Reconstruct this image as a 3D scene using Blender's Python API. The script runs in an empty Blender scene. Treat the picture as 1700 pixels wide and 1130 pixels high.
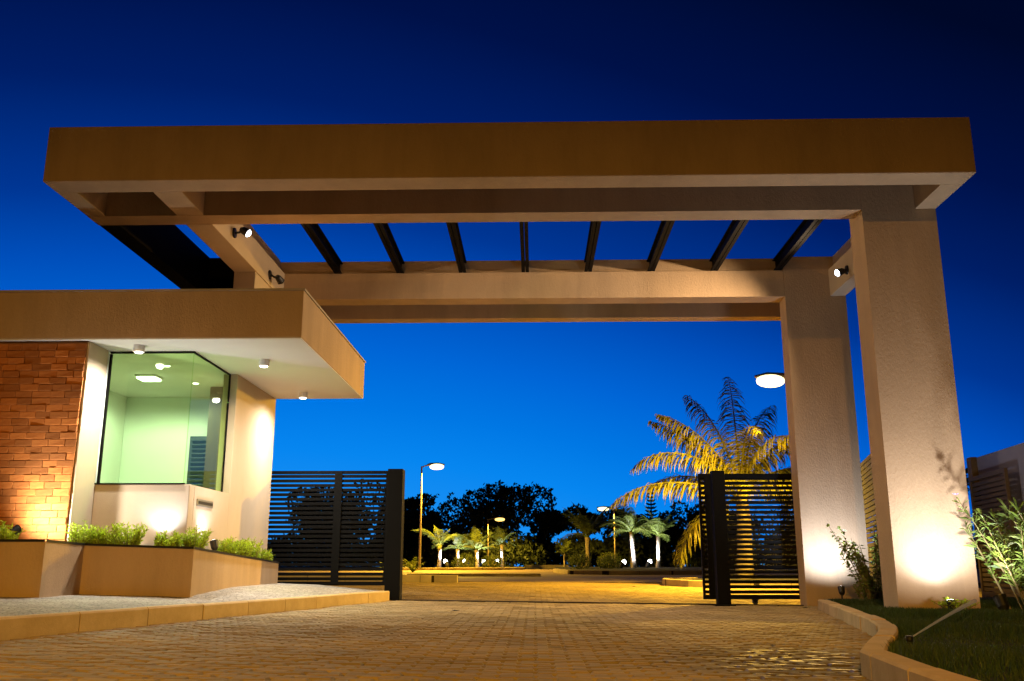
import bpy, bmesh, math, random
import numpy as np
from mathutils import Vector, Matrix
S = bpy.context.scene
COL = S.collection
R = random.Random(7)
rad = math.radians

# ------------------------------------------------------------------ camera
cam = bpy.data.cameras.new('camera')
cam_o = bpy.data.objects.new('camera', cam)
COL.objects.link(cam_o)
S.camera = cam_o
cam.sensor_width = 36
cam.lens = 1552 / 1700 * 36
cam.clip_start, cam.clip_end = 0.05, 2000
cam_o.location = (0, 0, 0.6)
cam_o.rotation_euler = (math.pi / 2 + 0.2369, 0, 0.0240)

# ------------------------------------------------------------------ dusk sky
W = bpy.data.worlds.new('World')
S.world = W
W.use_nodes = True
nt = W.node_tree
bg = nt.nodes['Background']
L = nt.links.new
geo = nt.nodes.new('ShaderNodeTexCoord')
sep = nt.nodes.new('ShaderNodeSeparateXYZ')
L(geo.outputs['Generated'], sep.inputs[0])
flat = nt.nodes.new('ShaderNodeVectorMath'); flat.operation = 'MULTIPLY'
flat.inputs[1].default_value = (1, 1, 0)
L(geo.outputs['Generated'], flat.inputs[0])
nrm = nt.nodes.new('ShaderNodeVectorMath'); nrm.operation = 'NORMALIZE'
L(flat.outputs[0], nrm.inputs[0])
dot = nt.nodes.new('ShaderNodeVectorMath'); dot.operation = 'DOT_PRODUCT'
GLOW = rad(-18)
dot.inputs[1].default_value = (math.sin(GLOW), math.cos(GLOW), 0)
L(nrm.outputs[0], dot.inputs[0])
m1 = nt.nodes.new('ShaderNodeMath'); m1.operation = 'MULTIPLY_ADD'
m1.inputs[1].default_value = -0.66
m1.inputs[2].default_value = 0.66
L(dot.outputs['Value'], m1.inputs[0])
m2 = nt.nodes.new('ShaderNodeMath'); m2.operation = 'ADD'
L(sep.outputs['Z'], m2.inputs[0]); L(m1.outputs[0], m2.inputs[1])
m3 = nt.nodes.new('ShaderNodeMath'); m3.operation = 'DIVIDE'
m3.inputs[1].default_value = 1.6
L(m2.outputs[0], m3.inputs[0])
ramp = nt.nodes.new('ShaderNodeValToRGB')
L(m3.outputs[0], ramp.inputs[0])
def lin(c):
    return tuple(((x / 255) / 12.92 if x / 255 <= .04045 else ((x / 255 + .055) / 1.055) ** 2.4) for x in c)
stops = [(0.00, (58, 155, 246)), (.06, (26, 145, 245)), (.12, (6, 134, 240)), (.17, (0, 119, 228)), (.23, (0, 101, 214)),
         (.30, (0, 78, 186)), (.36, (0, 54, 148)), (.46, (0, 30, 102)), (.55, (0, 17, 72)), (.68, (0, 8, 40)), (1.5, (0, 3, 18))]
els = ramp.color_ramp.elements
els[0].position = 0; els[0].color = (*lin(stops[0][1]), 1)
els[1].position = stops[-1][0] / 1.6; els[1].color = (*lin(stops[-1][1]), 1)
for t, c in stops[1:-1]:
    e = els.new(t / 1.6); e.color = (*lin(c), 1)
L(ramp.outputs[0], bg.inputs[0])
bg.inputs[1].default_value = 1.0

S.view_settings.view_transform = 'Standard'
S.view_settings.look = 'None'
S.view_settings.exposure = 0
S.view_settings.gamma = 1
S.view_settings.use_curve_mapping = False
S.render.engine = 'CYCLES'
S.cycles.use_denoising = True
S.cycles.max_bounces = 6
S.cycles.diffuse_bounces = 4
S.cycles.glossy_bounces = 3
S.cycles.transparent_max_bounces = 12
S.cycles.sample_clamp_indirect = 4
S.cycles.caustics_reflective = False
S.cycles.caustics_refractive = False

SODIUM = (1.0, .57, .05)
WARM = (1.0, .70, .42)
UPLIGHT = (.80, .90, 1.14)
AMBER = (1.0, .48, .05)
WHITE = (.95, .90, .84)
COOL = (.74, .87, 1.12)

# ------------------------------------------------------------------ materials
def newmat(name):
    m = bpy.data.materials.new(name); m.use_nodes = True
    return m, m.node_tree, m.node_tree.nodes['Principled BSDF']
def mat(name, col, rough=.8, vary=.0, vscale=3., bump=0., bscale=40., bdist=.01, metal=0., spec=.4, stretch=(1, 1, 1),
        col2=None, rand=0., detail=6., sub=0., streak=0.):
    m, t, p = newmat(name)
    l = t.links.new
    p.inputs['Roughness'].default_value = rough
    p.inputs['Metallic'].default_value = metal
    p.inputs['Specular IOR Level'].default_value = spec
    tc = t.nodes.new('ShaderNodeTexCoord')
    mp = t.nodes.new('ShaderNodeMapping'); mp.inputs['Scale'].default_value = stretch
    l(tc.outputs['Object'], mp.inputs[0])
    c2 = col2 or tuple(x * (1 - vary) for x in col)
    n = t.nodes.new('ShaderNodeTexNoise'); n.inputs['Scale'].default_value = vscale
    n.inputs['Detail'].default_value = detail; n.inputs['Roughness'].default_value = .65
    l(mp.outputs[0], n.inputs[0])
    mr = t.nodes.new('ShaderNodeMapRange'); mr.inputs[1].default_value = .3; mr.inputs[2].default_value = .7
    l(n.outputs[0], mr.inputs[0])
    mx = t.nodes.new('ShaderNodeMix'); mx.data_type = 'RGBA'
    mx.inputs[6].default_value = (*col, 1); mx.inputs[7].default_value = (*c2, 1)
    l(mr.outputs[0], mx.inputs[0])
    out = mx.outputs[2]
    if streak:
        ms = t.nodes.new('ShaderNodeMapping'); ms.inputs['Scale'].default_value = (2.2, 2.2, .3)
        l(tc.outputs['Object'], ms.inputs[0])
        ns = t.nodes.new('ShaderNodeTexNoise'); ns.inputs['Scale'].default_value = 1.0; ns.inputs['Detail'].default_value = 7
        ns.inputs['Roughness'].default_value = .7; l(ms.outputs[0], ns.inputs[0])
        rs = t.nodes.new('ShaderNodeMapRange'); rs.inputs[1].default_value = .42; rs.inputs[2].default_value = .72
        rs.inputs[3].default_value = 1.0; rs.inputs[4].default_value = 1 - streak; l(ns.outputs[0], rs.inputs[0])
        vs = t.nodes.new('ShaderNodeVectorMath'); vs.operation = 'SCALE'
        l(out, vs.inputs[0]); l(rs.outputs[0], vs.inputs['Scale']); out = vs.outputs[0]
    if rand:
        oi = t.nodes.new('ShaderNodeObjectInfo')
        gi = t.nodes.new('ShaderNodeNewGeometry')
        ad = t.nodes.new('ShaderNodeMath'); ad.operation = 'ADD'
        l(oi.outputs['Random'], ad.inputs[0]); l(gi.outputs['Random Per Island'], ad.inputs[1])
        fr = t.nodes.new('ShaderNodeMath'); fr.operation = 'FRACT'; l(ad.outputs[0], fr.inputs[0])
        m2 = t.nodes.new('ShaderNodeMapRange'); m2.inputs[3].default_value = 1 - rand; m2.inputs[4].default_value = 1 + rand
        l(fr.outputs[0], m2.inputs[0])
        vm = t.nodes.new('ShaderNodeVectorMath'); vm.operation = 'SCALE'
        l(out, vm.inputs[0]); l(m2.outputs[0], vm.inputs['Scale'])
        out = vm.outputs[0]
    l(out, p.inputs['Base Color'])
    if bump:
        b = t.nodes.new('ShaderNodeTexNoise'); b.inputs['Scale'].default_value = bscale
        b.inputs['Detail'].default_value = 5; b.inputs['Roughness'].default_value = .7
        l(mp.outputs[0], b.inputs[0])
        bp = t.nodes.new('ShaderNodeBump'); bp.inputs['Strength'].default_value = bump
        bp.inputs['Distance'].default_value = bdist
        l(b.outputs[0], bp.inputs['Height']); l(bp.outputs[0], p.inputs['Normal'])
    if sub:
        p.inputs['Transmission Weight'].default_value = 0
    return m
def emit(name, col, strength):
    m, t, p = newmat(name)
    p.inputs['Base Color'].default_value = (*[min(1, c) for c in col], 1)
    p.inputs['Emission Color'].default_value = (*col, 1)
    p.inputs['Emission Strength'].default_value = strength
    return m
def leafmat(name, col, col2, rough=.5):
    m = mat(name, col, rough=rough, col2=col2, vscale=2.5, rand=.35, spec=.3)
    t = m.node_tree; p = t.nodes['Principled BSDF']; l = t.links.new
    tr = t.nodes.new('ShaderNodeBsdfTranslucent')
    mixs = t.nodes.new('ShaderNodeMixShader'); mixs.inputs[0].default_value = .42
    src = p.inputs['Base Color'].links[0].from_socket
    l(src, tr.inputs[0]); l(p.outputs[0], mixs.inputs[1]); l(tr.outputs[0], mixs.inputs[2])
    l(mixs.outputs[0], t.nodes['Material Output'].inputs[0])
    return m

M = {}
M['stucco'] = mat('stucco', (.53, .375, .225), .9, vary=.16, vscale=1.1, bump=.6, bscale=38, bdist=.013, stretch=(1, 1, .6), streak=.17)
M['stucco_fine'] = mat('stucco_fine', (.53, .42, .29), .9, vary=.10, vscale=1.6, bump=.4, bscale=70, bdist=.006, streak=.05)
M['white_plaster'] = mat('white_plaster', (.78, .75, .70), .85, vary=.05, vscale=1.5, bump=.1, bscale=60, bdist=.003)
M['interior'] = mat('interior', (.74, .78, .70), .85, vary=.04, vscale=2)
M['brick'] = mat('brick', (.52, .19, .04), .85, col2=(.38, .12, .022), vscale=9, bump=.7, bscale=45, bdist=.012, rand=.3, stretch=(1, 1, 2))
M['mortar'] = mat('mortar', (.26, .12, .05), .95, vary=.2, vscale=20)
M['dark_metal'] = mat('dark_metal', (.0032, .003, .003), .7, vary=.2, vscale=6, bump=.05, bscale=80, bdist=.002, spec=.08)
M['gate_paint'] = mat('gate_paint', (.003, .0032, .003), .65, vary=.25, vscale=5, spec=.1)
M['rail'] = mat('rail', (.05, .04, .03), .5, metal=.6, vary=.4, vscale=12)
M['flashing'] = mat('flashing', (.42, .36, .28), .6, vary=.2)
M['black_plastic'] = mat('black_plastic', (.012, .012, .013), .4)
M['soil'] = mat('soil', (.05, .03, .018), .95, vary=.4, vscale=20, bump=.8, bscale=50, bdist=.02)
M['kerb'] = mat('kerb', (.62, .46, .23), .85, col2=(.47, .33, .14), vscale=4, bump=.5, bscale=30, bdist=.008, rand=.1)
M['bark'] = mat('bark', (.16, .13, .10), .9, vary=.5, vscale=14, bump=.8, bscale=25, bdist=.03, stretch=(1, 1, 3))
M['palm_bark'] = mat('palm_bark', (.42, .35, .27), .9, vary=.45, vscale=10, bump=.8, bscale=18, bdist=.03, stretch=(.5, .5, 3))
M['coco_leaf'] = leafmat('coco_leaf', (.16, .18, .022), (.26, .22, .03))
M['palm_leaf'] = leafmat('palm_leaf', (.13, .20, .03), (.20, .22, .05))
M['tree_leaf'] = leafmat('tree_leaf', (.030, .042, .018), (.018, .028, .012), .7)
M['shrub_leaf'] = leafmat('shrub_leaf', (.28, .44, .02), (.42, .48, .03))
M['bush_leaf'] = leafmat('bush_leaf', (.05, .08, .02), (.09, .11, .03))
M['nandina_leaf'] = leafmat('nandina_leaf', (.15, .23, .03), (.26, .26, .05))
M['cane_leaf'] = leafmat('cane_leaf', (.09, .17, .02), (.17, .19, .03))
M['stem'] = mat('stem', (.26, .20, .08), .7, vary=.4, vscale=20)
M['pink'] = mat('pink', (.62, .30, .52), .6, vary=.2)
M['grass'] = leafmat('grass', (.035, .075, .014), (.06, .085, .02))
M['lawn_soil'] = mat('lawn_soil', (.02, .032, .010), .95, vary=.5, vscale=14, bump=.5, bscale=60, bdist=.02)
M['ground'] = mat('ground', (.035, .035, .018), .95, vary=.5, vscale=.7, bump=.4, bscale=6, bdist=.05)
M['pole'] = mat('pole', (.30, .24, .20), .5, metal=.3, vary=.2)
M['grey_wall'] = mat('grey_wall', (.24, .23, .27), .9, vary=.15, vscale=1.2, bump=.3, bscale=40, bdist=.008)
M['wood_slat'] = mat('wood_slat', (.10, .065, .028), .6, vary=.4, vscale=8, stretch=(1, 1, 8))
M['grey_slat'] = mat('grey_slat', (.065, .062, .06), .6, vary=.2, vscale=6)
M['panel'] = mat('panel', (.075, .05, .018), .55, vary=.25, vscale=5, stretch=(6, 6, .6))
M['louvre'] = mat('louvre', (.02, .035, .035), .5)
M['steel'] = mat('steel', (.35, .36, .34), .35, metal=.8)
M['lamp_white'] = mat('lamp_white', (.75, .74, .72), .5)
M['bulb_cool'] = emit('bulb_cool', (.92, .96, 1.0), 14)
M['bulb_warm'] = emit('bulb_warm', (1.0, .9, .78), 12)
M['bulb_sodium'] = emit('bulb_sodium', (1.0, .62, .14), 3.0)
M['bulb_pale'] = emit('bulb_pale', (1.0, .84, .45), 2.4)
M['bulb_green'] = emit('bulb_green', (.95, 1.0, .92), 9)
M['stone_far'] = mat('stone_far', (.48, .40, .28), .9, vary=.3, vscale=3)

# paving blocks: dry grey-tan concrete, with a wet patch from the sprinkler by the right kerb
def paver_material():
    m = mat('paver', (.38, .285, .14), .82, col2=(.25, .18, .075), vscale=2.2, bump=.5, bscale=55, bdist=.006, rand=.16)
    t = m.node_tree; p = t.nodes['Principled BSDF']; l = t.links.new
    g = t.nodes.new('ShaderNodeNewGeometry')
    sb = t.nodes.new('ShaderNodeVectorMath'); sb.operation = 'SUBTRACT'; sb.inputs[1].default_value = (1.72, 6.15, 0)
    l(g.outputs['Position'], sb.inputs[0])
    sc = t.nodes.new('ShaderNodeVectorMath'); sc.operation = 'MULTIPLY'; sc.inputs[1].default_value = (.75, .6, 0)
    l(sb.outputs[0], sc.inputs[0])
    ln = t.nodes.new('ShaderNodeVectorMath'); ln.operation = 'LENGTH'; l(sc.outputs[0], ln.inputs[0])
    n = t.nodes.new('ShaderNodeTexNoise'); n.inputs['Scale'].default_value = 3.5; n.inputs['Detail'].default_value = 5
    l(g.outputs['Position'], n.inputs[0])
    a = t.nodes.new('ShaderNodeMath'); a.operation = 'MULTIPLY_ADD'; a.inputs[1].default_value = 1.1
    l(n.outputs[0], a.inputs[0]); l(ln.outputs['Value'], a.inputs[2])
    mr = t.nodes.new('ShaderNodeMapRange'); mr.inputs[1].default_value = .85; mr.inputs[2].default_value = 1.45
    mr.inputs[3].default_value = 1; mr.inputs[4].default_value = 0
    l(a.outputs[0], mr.inputs[0])
    nw = t.nodes.new('ShaderNodeTexNoise'); nw.inputs['Scale'].default_value = 7.5; nw.inputs['Detail'].default_value = 3
    l(g.outputs['Position'], nw.inputs[0])
    nm = t.nodes.new('ShaderNodeMapRange'); nm.inputs[1].default_value = .50; nm.inputs[2].default_value = .60
    l(nw.outputs[0], nm.inputs[0])
    wm = t.nodes.new('ShaderNodeMath'); wm.operation = 'MULTIPLY'; l(nm.outputs[0], wm.inputs[0]); l(mr.outputs[0], wm.inputs[1])
    r = t.nodes.new('ShaderNodeMapRange'); r.inputs[3].default_value = .80; r.inputs[4].default_value = .4
    l(wm.outputs[0], r.inputs[0]); l(r.outputs[0], p.inputs['Roughness'])
    src = p.inputs['Base Color'].links[0].from_socket
    wet = t.nodes.new('ShaderNodeMapRange'); wet.inputs[3].default_value = 1; wet.inputs[4].default_value = .42
    l(mr.outputs[0], wet.inputs[0])
    # broad worn and stained patches
    n2 = t.nodes.new('ShaderNodeTexNoise'); n2.inputs['Scale'].default_value = .55; n2.inputs['Detail'].default_value = 6
    l(g.outputs['Position'], n2.inputs[0])
    st = t.nodes.new('ShaderNodeMapRange'); st.inputs[1].default_value = .35; st.inputs[2].default_value = .65
    st.inputs[3].default_value = .72; st.inputs[4].default_value = 1.1
    l(n2.outputs[0], st.inputs[0])
    n3 = t.nodes.new('ShaderNodeTexNoise'); n3.inputs['Scale'].default_value = 1.15; n3.inputs['Detail'].default_value = 7
    n3.inputs['Roughness'].default_value = .7; n3.inputs['Distortion'].default_value = .6
    l(g.outputs['Position'], n3.inputs[0])
    s3 = t.nodes.new('ShaderNodeMapRange'); s3.inputs[1].default_value = .60; s3.inputs[2].default_value = .70
    s3.inputs[3].default_value = 1.0; s3.inputs[4].default_value = .50; l(n3.outputs[0], s3.inputs[0])
    m0 = t.nodes.new('ShaderNodeMath'); m0.operation = 'MULTIPLY'; l(st.outputs[0], m0.inputs[0]); l(s3.outputs[0], m0.inputs[1])
    mu = t.nodes.new('ShaderNodeMath'); mu.operation = 'MULTIPLY'
    l(wet.outputs[0], mu.inputs[0]); l(m0.outputs[0], mu.inputs[1])
    vm = t.nodes.new('ShaderNodeVectorMath'); vm.operation = 'SCALE'
    l(src, vm.inputs[0]); l(mu.outputs[0], vm.inputs['Scale']); l(vm.outputs[0], p.inputs['Base Color'])
    return m
M['paver'] = paver_material()
M['joint'] = mat('joint', (.03, .021, .012), .95, vary=.4, vscale=8, bump=.5, bscale=70, bdist=.01)

def sett_material():          # small white stone mosaic of the pavement
    m, t, p = newmat('mosaic_stone'); l = t.links.new
    tc = t.nodes.new('ShaderNodeTexCoord')
    v = t.nodes.new('ShaderNodeTexVoronoi'); v.inputs['Scale'].default_value = 17
    v2 = t.nodes.new('ShaderNodeTexVoronoi'); v2.feature = 'DISTANCE_TO_EDGE'; v2.inputs['Scale'].default_value = 17
    l(tc.outputs['Object'], v.inputs[0]); l(tc.outputs['Object'], v2.inputs[0])
    hs = t.nodes.new('ShaderNodeSeparateColor'); l(v.outputs['Color'], hs.inputs[0])
    mr = t.nodes.new('ShaderNodeMapRange'); mr.inputs[3].default_value = .72; mr.inputs[4].default_value = 1.1
    l(hs.outputs[0], mr.inputs[0])
    e = t.nodes.new('ShaderNodeMapRange'); e.inputs[1].default_value = .02; e.inputs[2].default_value = .1
    e.inputs[3].default_value = .45; e.inputs[4].default_value = 1
    l(v2.outputs['Distance'], e.inputs[0])
    n = t.nodes.new('ShaderNodeTexNoise'); n.inputs['Scale'].default_value = 1.2; n.inputs['Detail'].default_value = 5
    l(tc.outputs['Object'], n.inputs[0])
    nr = t.nodes.new('ShaderNodeMapRange'); nr.inputs[1].default_value = .3; nr.inputs[2].default_value = .7
    nr.inputs[3].default_value = .75; nr.inputs[4].default_value = 1.05
    l(n.outputs[0], nr.inputs[0])
    a = t.nodes.new('ShaderNodeMath'); a.operation = 'MULTIPLY'; l(mr.outputs[0], a.inputs[0]); l(e.outputs[0], a.inputs[1])
    b = t.nodes.new('ShaderNodeMath'); b.operation = 'MULTIPLY'; l(a.outputs[0], b.inputs[0]); l(nr.outputs[0], b.inputs[1])
    vm = t.nodes.new('ShaderNodeVectorMath'); vm.operation = 'SCALE'; vm.inputs[0].default_value = (.45, .40, .31)
    l(b.outputs[0], vm.inputs['Scale']); l(vm.outputs[0], p.inputs['Base Color'])
    p.inputs['Roughness'].default_value = .8
    bp = t.nodes.new('ShaderNodeBump'); bp.inputs['Strength'].default_value = .8; bp.inputs['Distance'].default_value = .012
    l(e.outputs[0], bp.inputs['Height']); l(bp.outputs[0], p.inputs['Normal'])
    return m
M['mosaic'] = sett_material()

def glass_material():
    m, t, p = newmat('green_glass'); l = t.links.new
    tr = t.nodes.new('ShaderNodeBsdfTransparent'); tr.inputs[0].default_value = (.84, .965, .74, 1)
    gl = t.nodes.new('ShaderNodeBsdfGlossy'); gl.inputs['Roughness'].default_value = .02
    lw = t.nodes.new('ShaderNodeLayerWeight'); lw.inputs[0].default_value = .5
    pw = t.nodes.new('ShaderNodeMath'); pw.operation = 'POWER'; pw.inputs[1].default_value = 4.5
    l(lw.outputs['Facing'], pw.inputs[0])
    fr = t.nodes.new('ShaderNodeMath'); fr.operation = 'MULTIPLY_ADD'; fr.inputs[1].default_value = .4; fr.inputs[2].default_value = .03
    l(pw.outputs[0], fr.inputs[0])
    mx = t.nodes.new('ShaderNodeMixShader')
    l(fr.outputs[0], mx.inputs[0]); l(tr.outputs[0], mx.inputs[1]); l(gl.outputs[0], mx.inputs[2])
    l(mx.outputs[0], t.nodes['Material Output'].inputs[0])
    return m
M['glass'] = glass_material()
def water_material():
    m, t, p = newmat('water_spray'); l = t.links.new
    tr = t.nodes.new('ShaderNodeBsdfTransparent')
    df = t.nodes.new('ShaderNodeBsdfDiffuse'); df.inputs[0].default_value = (.85, .85, .8, 1)
    df2 = t.nodes.new('ShaderNodeBsdfTranslucent'); df2.inputs[0].default_value = (.85, .85, .8, 1)
    a = t.nodes.new('ShaderNodeMixShader'); a.inputs[0].default_value = .5
    l(df.outputs[0], a.inputs[1]); l(df2.outputs[0], a.inputs[2])
    mx = t.nodes.new('ShaderNodeMixShader'); mx.inputs[0].default_value = .45
    l(tr.outputs[0], mx.inputs[1]); l(a.outputs[0], mx.inputs[2])
    l(mx.outputs[0], t.nodes['Material Output'].inputs[0])
    return m
M['water'] = water_material()

# ------------------------------------------------------------------ object helpers
BASE = {}
def thing(name, label, cat, loc=(0, 0, 0), group=None):
    o = bpy.data.objects.new(name, None); COL.objects.link(o)
    o.empty_display_size = .2
    o.location = loc; o['label'] = label; o['category'] = cat
    if group: o['group'] = group
    BASE[o] = Vector(loc)
    return o
def link(name, me, material, parent=None, local=False):
    o = bpy.data.objects.new(name, me); COL.objects.link(o)
    if material is not None and not me.materials: me.materials.append(material)
    if parent is not None:
        o.parent = parent
        b = BASE.get(parent, Vector((0, 0, 0)))
        BASE[o] = b
        if not local and parent.type == 'EMPTY': o.location = -b
    else:
        BASE[o] = Vector((0, 0, 0))
    return o
def mesh(name, v, f, smooth=False):
    me = bpy.data.meshes.new(name)
    me.from_pydata([tuple(p) for p in v], [], f); me.update()
    if smooth:
        me.polygons.foreach_set('use_smooth', [True] * len(me.polygons))
    return me
class MB:
    def __init__(s): s.v, s.f = [], []
    def add(s, v, f):
        k = len(s.v); s.v += [tuple(p) for p in v]; s.f += [tuple(i + k for i in q) for q in f]
    def box(s, a, b, bev=0.):
        x0, y0, z0 = a; x1, y1, z1 = b
        s.add([(x0, y0, z0), (x1, y0, z0), (x1, y1, z0), (x0, y1, z0), (x0, y0, z1), (x1, y0, z1), (x1, y1, z1), (x0, y1, z1)],
              [(0, 3, 2, 1), (4, 5, 6, 7), (0, 1, 5, 4), (1, 2, 6, 5), (2, 3, 7, 6), (3, 0, 4, 7)])
    def prism(s, pts, zb, zt):
        n = len(pts)
        zb = zb if hasattr(zb, '__len__') else [zb] * n
        zt = zt if hasattr(zt, '__len__') else [zt] * n
        s.add([(p[0], p[1], z) for p, z in zip(pts, zb)] + [(p[0], p[1], z) for p, z in zip(pts, zt)],
              [tuple(reversed(range(n))), tuple(range(n, 2 * n))] + [(i, (i + 1) % n, n + (i + 1) % n, n + i) for i in range(n)])
    def tube(s, pts, rs, n=8, cap=True):
        pts = [Vector(p) for p in pts]
        if not hasattr(rs, '__len__'): rs = [rs] * len(pts)
        k = len(s.v)
        for i, p in enumerate(pts):
            d = (pts[min(i + 1, len(pts) - 1)] - pts[max(i - 1, 0)]).normalized()
            a = d.cross(Vector((0, 0, 1)) if abs(d.z) < .9 else Vector((1, 0, 0))).normalized(); b = d.cross(a)
            for j in range(n):
                t = 2 * math.pi * j / n
                s.v.append(tuple(p + (a * math.cos(t) + b * math.sin(t)) * rs[i]))
        for i in range(len(pts) - 1):
            for j in range(n):
                s.f.append((k + i * n + j, k + i * n + (j + 1) % n, k + (i + 1) * n + (j + 1) % n, k + (i + 1) * n + j))
        if cap:
            s.f.append(tuple(k + j for j in reversed(range(n))))
            s.f.append(tuple(k + (len(pts) - 1) * n + j for j in range(n)))
    def build(s, name, material, parent=None, bev=0., smooth=False, local=False):
        off = Vector((0, 0, 0))
        me = mesh(name, s.v, s.f, smooth)
        bm = bmesh.new(); bm.from_mesh(me)
        bmesh.ops.recalc_face_normals(bm, faces=bm.faces)
        if bev:
            bmesh.ops.bevel(bm, geom=bm.edges[:], offset=bev, segments=2, affect='EDGES', profile=.6)
        bm.to_mesh(me); bm.free()
        return link(name, me, material, parent, local)
def boxpart(name, a, b, material, parent, bev=.008):
    m = MB(); m.box(a, b); return m.build(name, M[material], parent, bev)
def struct(o):
    o['kind'] = 'structure'; return o
def stuff(o):
    o['kind'] = 'stuff'; return o
def tag(o, label, cat, group=None):
    o['label'] = label; o['category'] = cat
    if group: o['group'] = group
    return o
def spot(parent, loc, target, watt, angle, col=WHITE, blend=.6, size=.04, name='lamp_light'):
    d = bpy.data.lights.new(name, 'SPOT'); d.energy = watt; d.color = col
    d.spot_size = rad(angle); d.spot_blend = blend; d.shadow_soft_size = size
    o = bpy.data.objects.new(name, d); COL.objects.link(o)
    o.parent = parent; o.location = Vector(loc) - BASE[parent]
    o.rotation_euler = (Vector(target) - Vector(loc)).to_track_quat('-Z', 'Y').to_euler()
    return o
def point(parent, loc, watt, col=WHITE, size=.05, name='lamp_light'):
    d = bpy.data.lights.new(name, 'POINT'); d.energy = watt; d.color = col; d.shadow_soft_size = size
    o = bpy.data.objects.new(name, d); COL.objects.link(o)
    o.parent = parent; o.location = Vector(loc) - BASE[parent]
    return o
def smoothstep(a, b, x):
    t = min(1, max(0, (x - a) / (b - a))); return t * t * (3 - 2 * t)
RISE = [(-400, 0), (16, 0), (24, .15), (35, .24), (45, .42), (60, .55), (90, .62), (500, .62)]
def zg(x, y):
    t = .015 * max(0, min(8, 2.85 - x)) * (1 - smoothstep(18, 34, y))
    for (a, p), (b, q) in zip(RISE, RISE[1:]):
        if y <= b: return t + p + (q - p) * (y - a) / (b - a)
    return t + .62

# ------------------------------------------------------------------ the setting
def sheet(name, xs, ys, material, dz=0., zf=zg):
    v = [(x, y, zf(x, y) + dz) for y in ys for x in xs]
    n = len(xs)
    f = [(j * n + i, j * n + i + 1, (j + 1) * n + i + 1, (j + 1) * n + i) for j in range(len(ys) - 1) for i in range(n - 1)]
    return struct(link(name, mesh(name, v, f, True), M[material]))
ys = [-60, -20, -8, 0, 4, 8, 12, 16, 18, 20, 22, 24, 27, 30, 34, 35, 40, 45, 52, 60, 75, 90, 140, 260, 480]
sheet('ground', [-400, -150, -60, -30, -15, -8, -5, -2, 0, 2.85, 5, 9, 15, 30, 60, 150, 400], ys, 'ground', -.06)

left_kerb = [(-4.45, 2.0), (-4.2, 4.3), (-3.75, 6.76), (-3.55, 7.83), (-3.12, 10.24), (-2.70, 12.7), (-2.27, 15.05)]
right_kerb = [(1.50, 1.5), (1.60, 3.3), (1.67, 4.4), (1.80, 5.50), (2.10, 6.25), (2.42, 7.0), (2.70, 7.75), (2.91, 8.45), (3.10, 9.3), (3.30, 10.3), (3.52, 11.3), (3.80, 12.8), (4.02, 13.9)]
def kx(path, y):
    for (a, b), (c, d) in zip(path, path[1:]):
        if b <= y <= d: return a + (c - a) * (y - b) / (d - b)
    return path[0][0] if y < path[0][1] else path[-1][0]
def road_span(y):
    if y < 15.06: return kx(left_kerb, y), (kx(right_kerb, y) if y < 13.9 else 4.6)
    if y < 15.6: return -5.4, 5.2
    return -8.5, 10.0

# driveway bed, with each paving block laid on it
xs = [-9, -7, -5, -4, -3, -2, -1, 0, 1, 2, 2.85, 4, 5, 7, 10.5]
drive = sheet('driveway', xs, [-3, 0, 2, 4, 6, 8, 10, 12, 14, 15.06, 16, 18, 20, 22, 24, 26.2], 'joint', -.018)
PW, PL = .2, .1
def paver_mesh(name):
    w, l, b = PW / 2 - .006, PL / 2 - .006, .011
    v = [(-w, -l, -.03), (w, -l, -.03), (w, l, -.03), (-w, l, -.03), (-w, -l, -b), (w, -l, -b), (w, l, -b), (-w, l, -b),
         (-w + b, -l + b, 0), (w - b, -l + b, 0), (w - b, l - b, 0), (-w + b, l - b, 0)]
    f = [(0, 1, 5, 4), (1, 2, 6, 5), (2, 3, 7, 6), (3, 0, 4, 7), (4, 5, 9, 8), (5, 6, 10, 9), (6, 7, 11, 10), (7, 4, 8, 11), (8, 9, 10, 11)]
    return v, f
PV, PF = paver_mesh('p')
paver_me = mesh('paver', PV, PF); paver_me.materials.append(M['paver'])
PVn = np.array(PV); cells = []
y = 3.2; row = 0
while y < 26:
    a, b = road_span(y)
    x = math.floor(a / PW) * PW + (PW / 2 if row % 2 else 0)
    while x < b + .05:
        if x > a - .02: cells.append((x, y))
        x += PW
    y += PL; row += 1
def dip(x, y):
    return .005 * math.sin(x * 2.1 + 1.3 * math.sin(y * 1.7)) * math.sin(y * 2.7 + x) - (.006 if R.random() < .04 else 0)
def in_view(x, y):
    return abs(x - y * .024) < y * .54 and y > 5.35
near = sorted([c for c in cells if in_view(*c)], key=lambda c: c[1] - abs(c[0]) * .02)[:300]
nearset = set(near)
for (x, y) in near:
    o = bpy.data.objects.new('paver', paver_me); COL.objects.link(o); o.parent = drive
    o.location = (x + R.uniform(-.0015, .0015), y + R.uniform(-.0015, .0015), zg(x, y) + dip(x, y) + R.uniform(-.003, .002))
    o.rotation_euler = (R.gauss(0, .022), R.gauss(0, .016) + .015 * (x < 2.85), R.gauss(0, .008))
rest = [c for c in cells if c not in nearset]
vv = []; ff = []
for k, (x, y) in enumerate(rest):
    rx, ry, rz = R.gauss(0, .022), R.gauss(0, .016), R.gauss(0, .008)
    mt = np.array(Matrix.Rotation(rz, 3, 'Z') @ Matrix.Rotation(rx, 3, 'X') @ Matrix.Rotation(ry + .015, 3, 'Y'))
    vv.append(PVn @ mt.T + np.array([x, y, zg(x, y) + dip(x, y) + R.uniform(-.003, .002)]))
    ff += [tuple(i + 12 * k for i in q) for q in PF]
pf = link('paving', mesh('paving', np.concatenate(vv).tolist(), ff), M['paver'], drive); stuff(pf)
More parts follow.
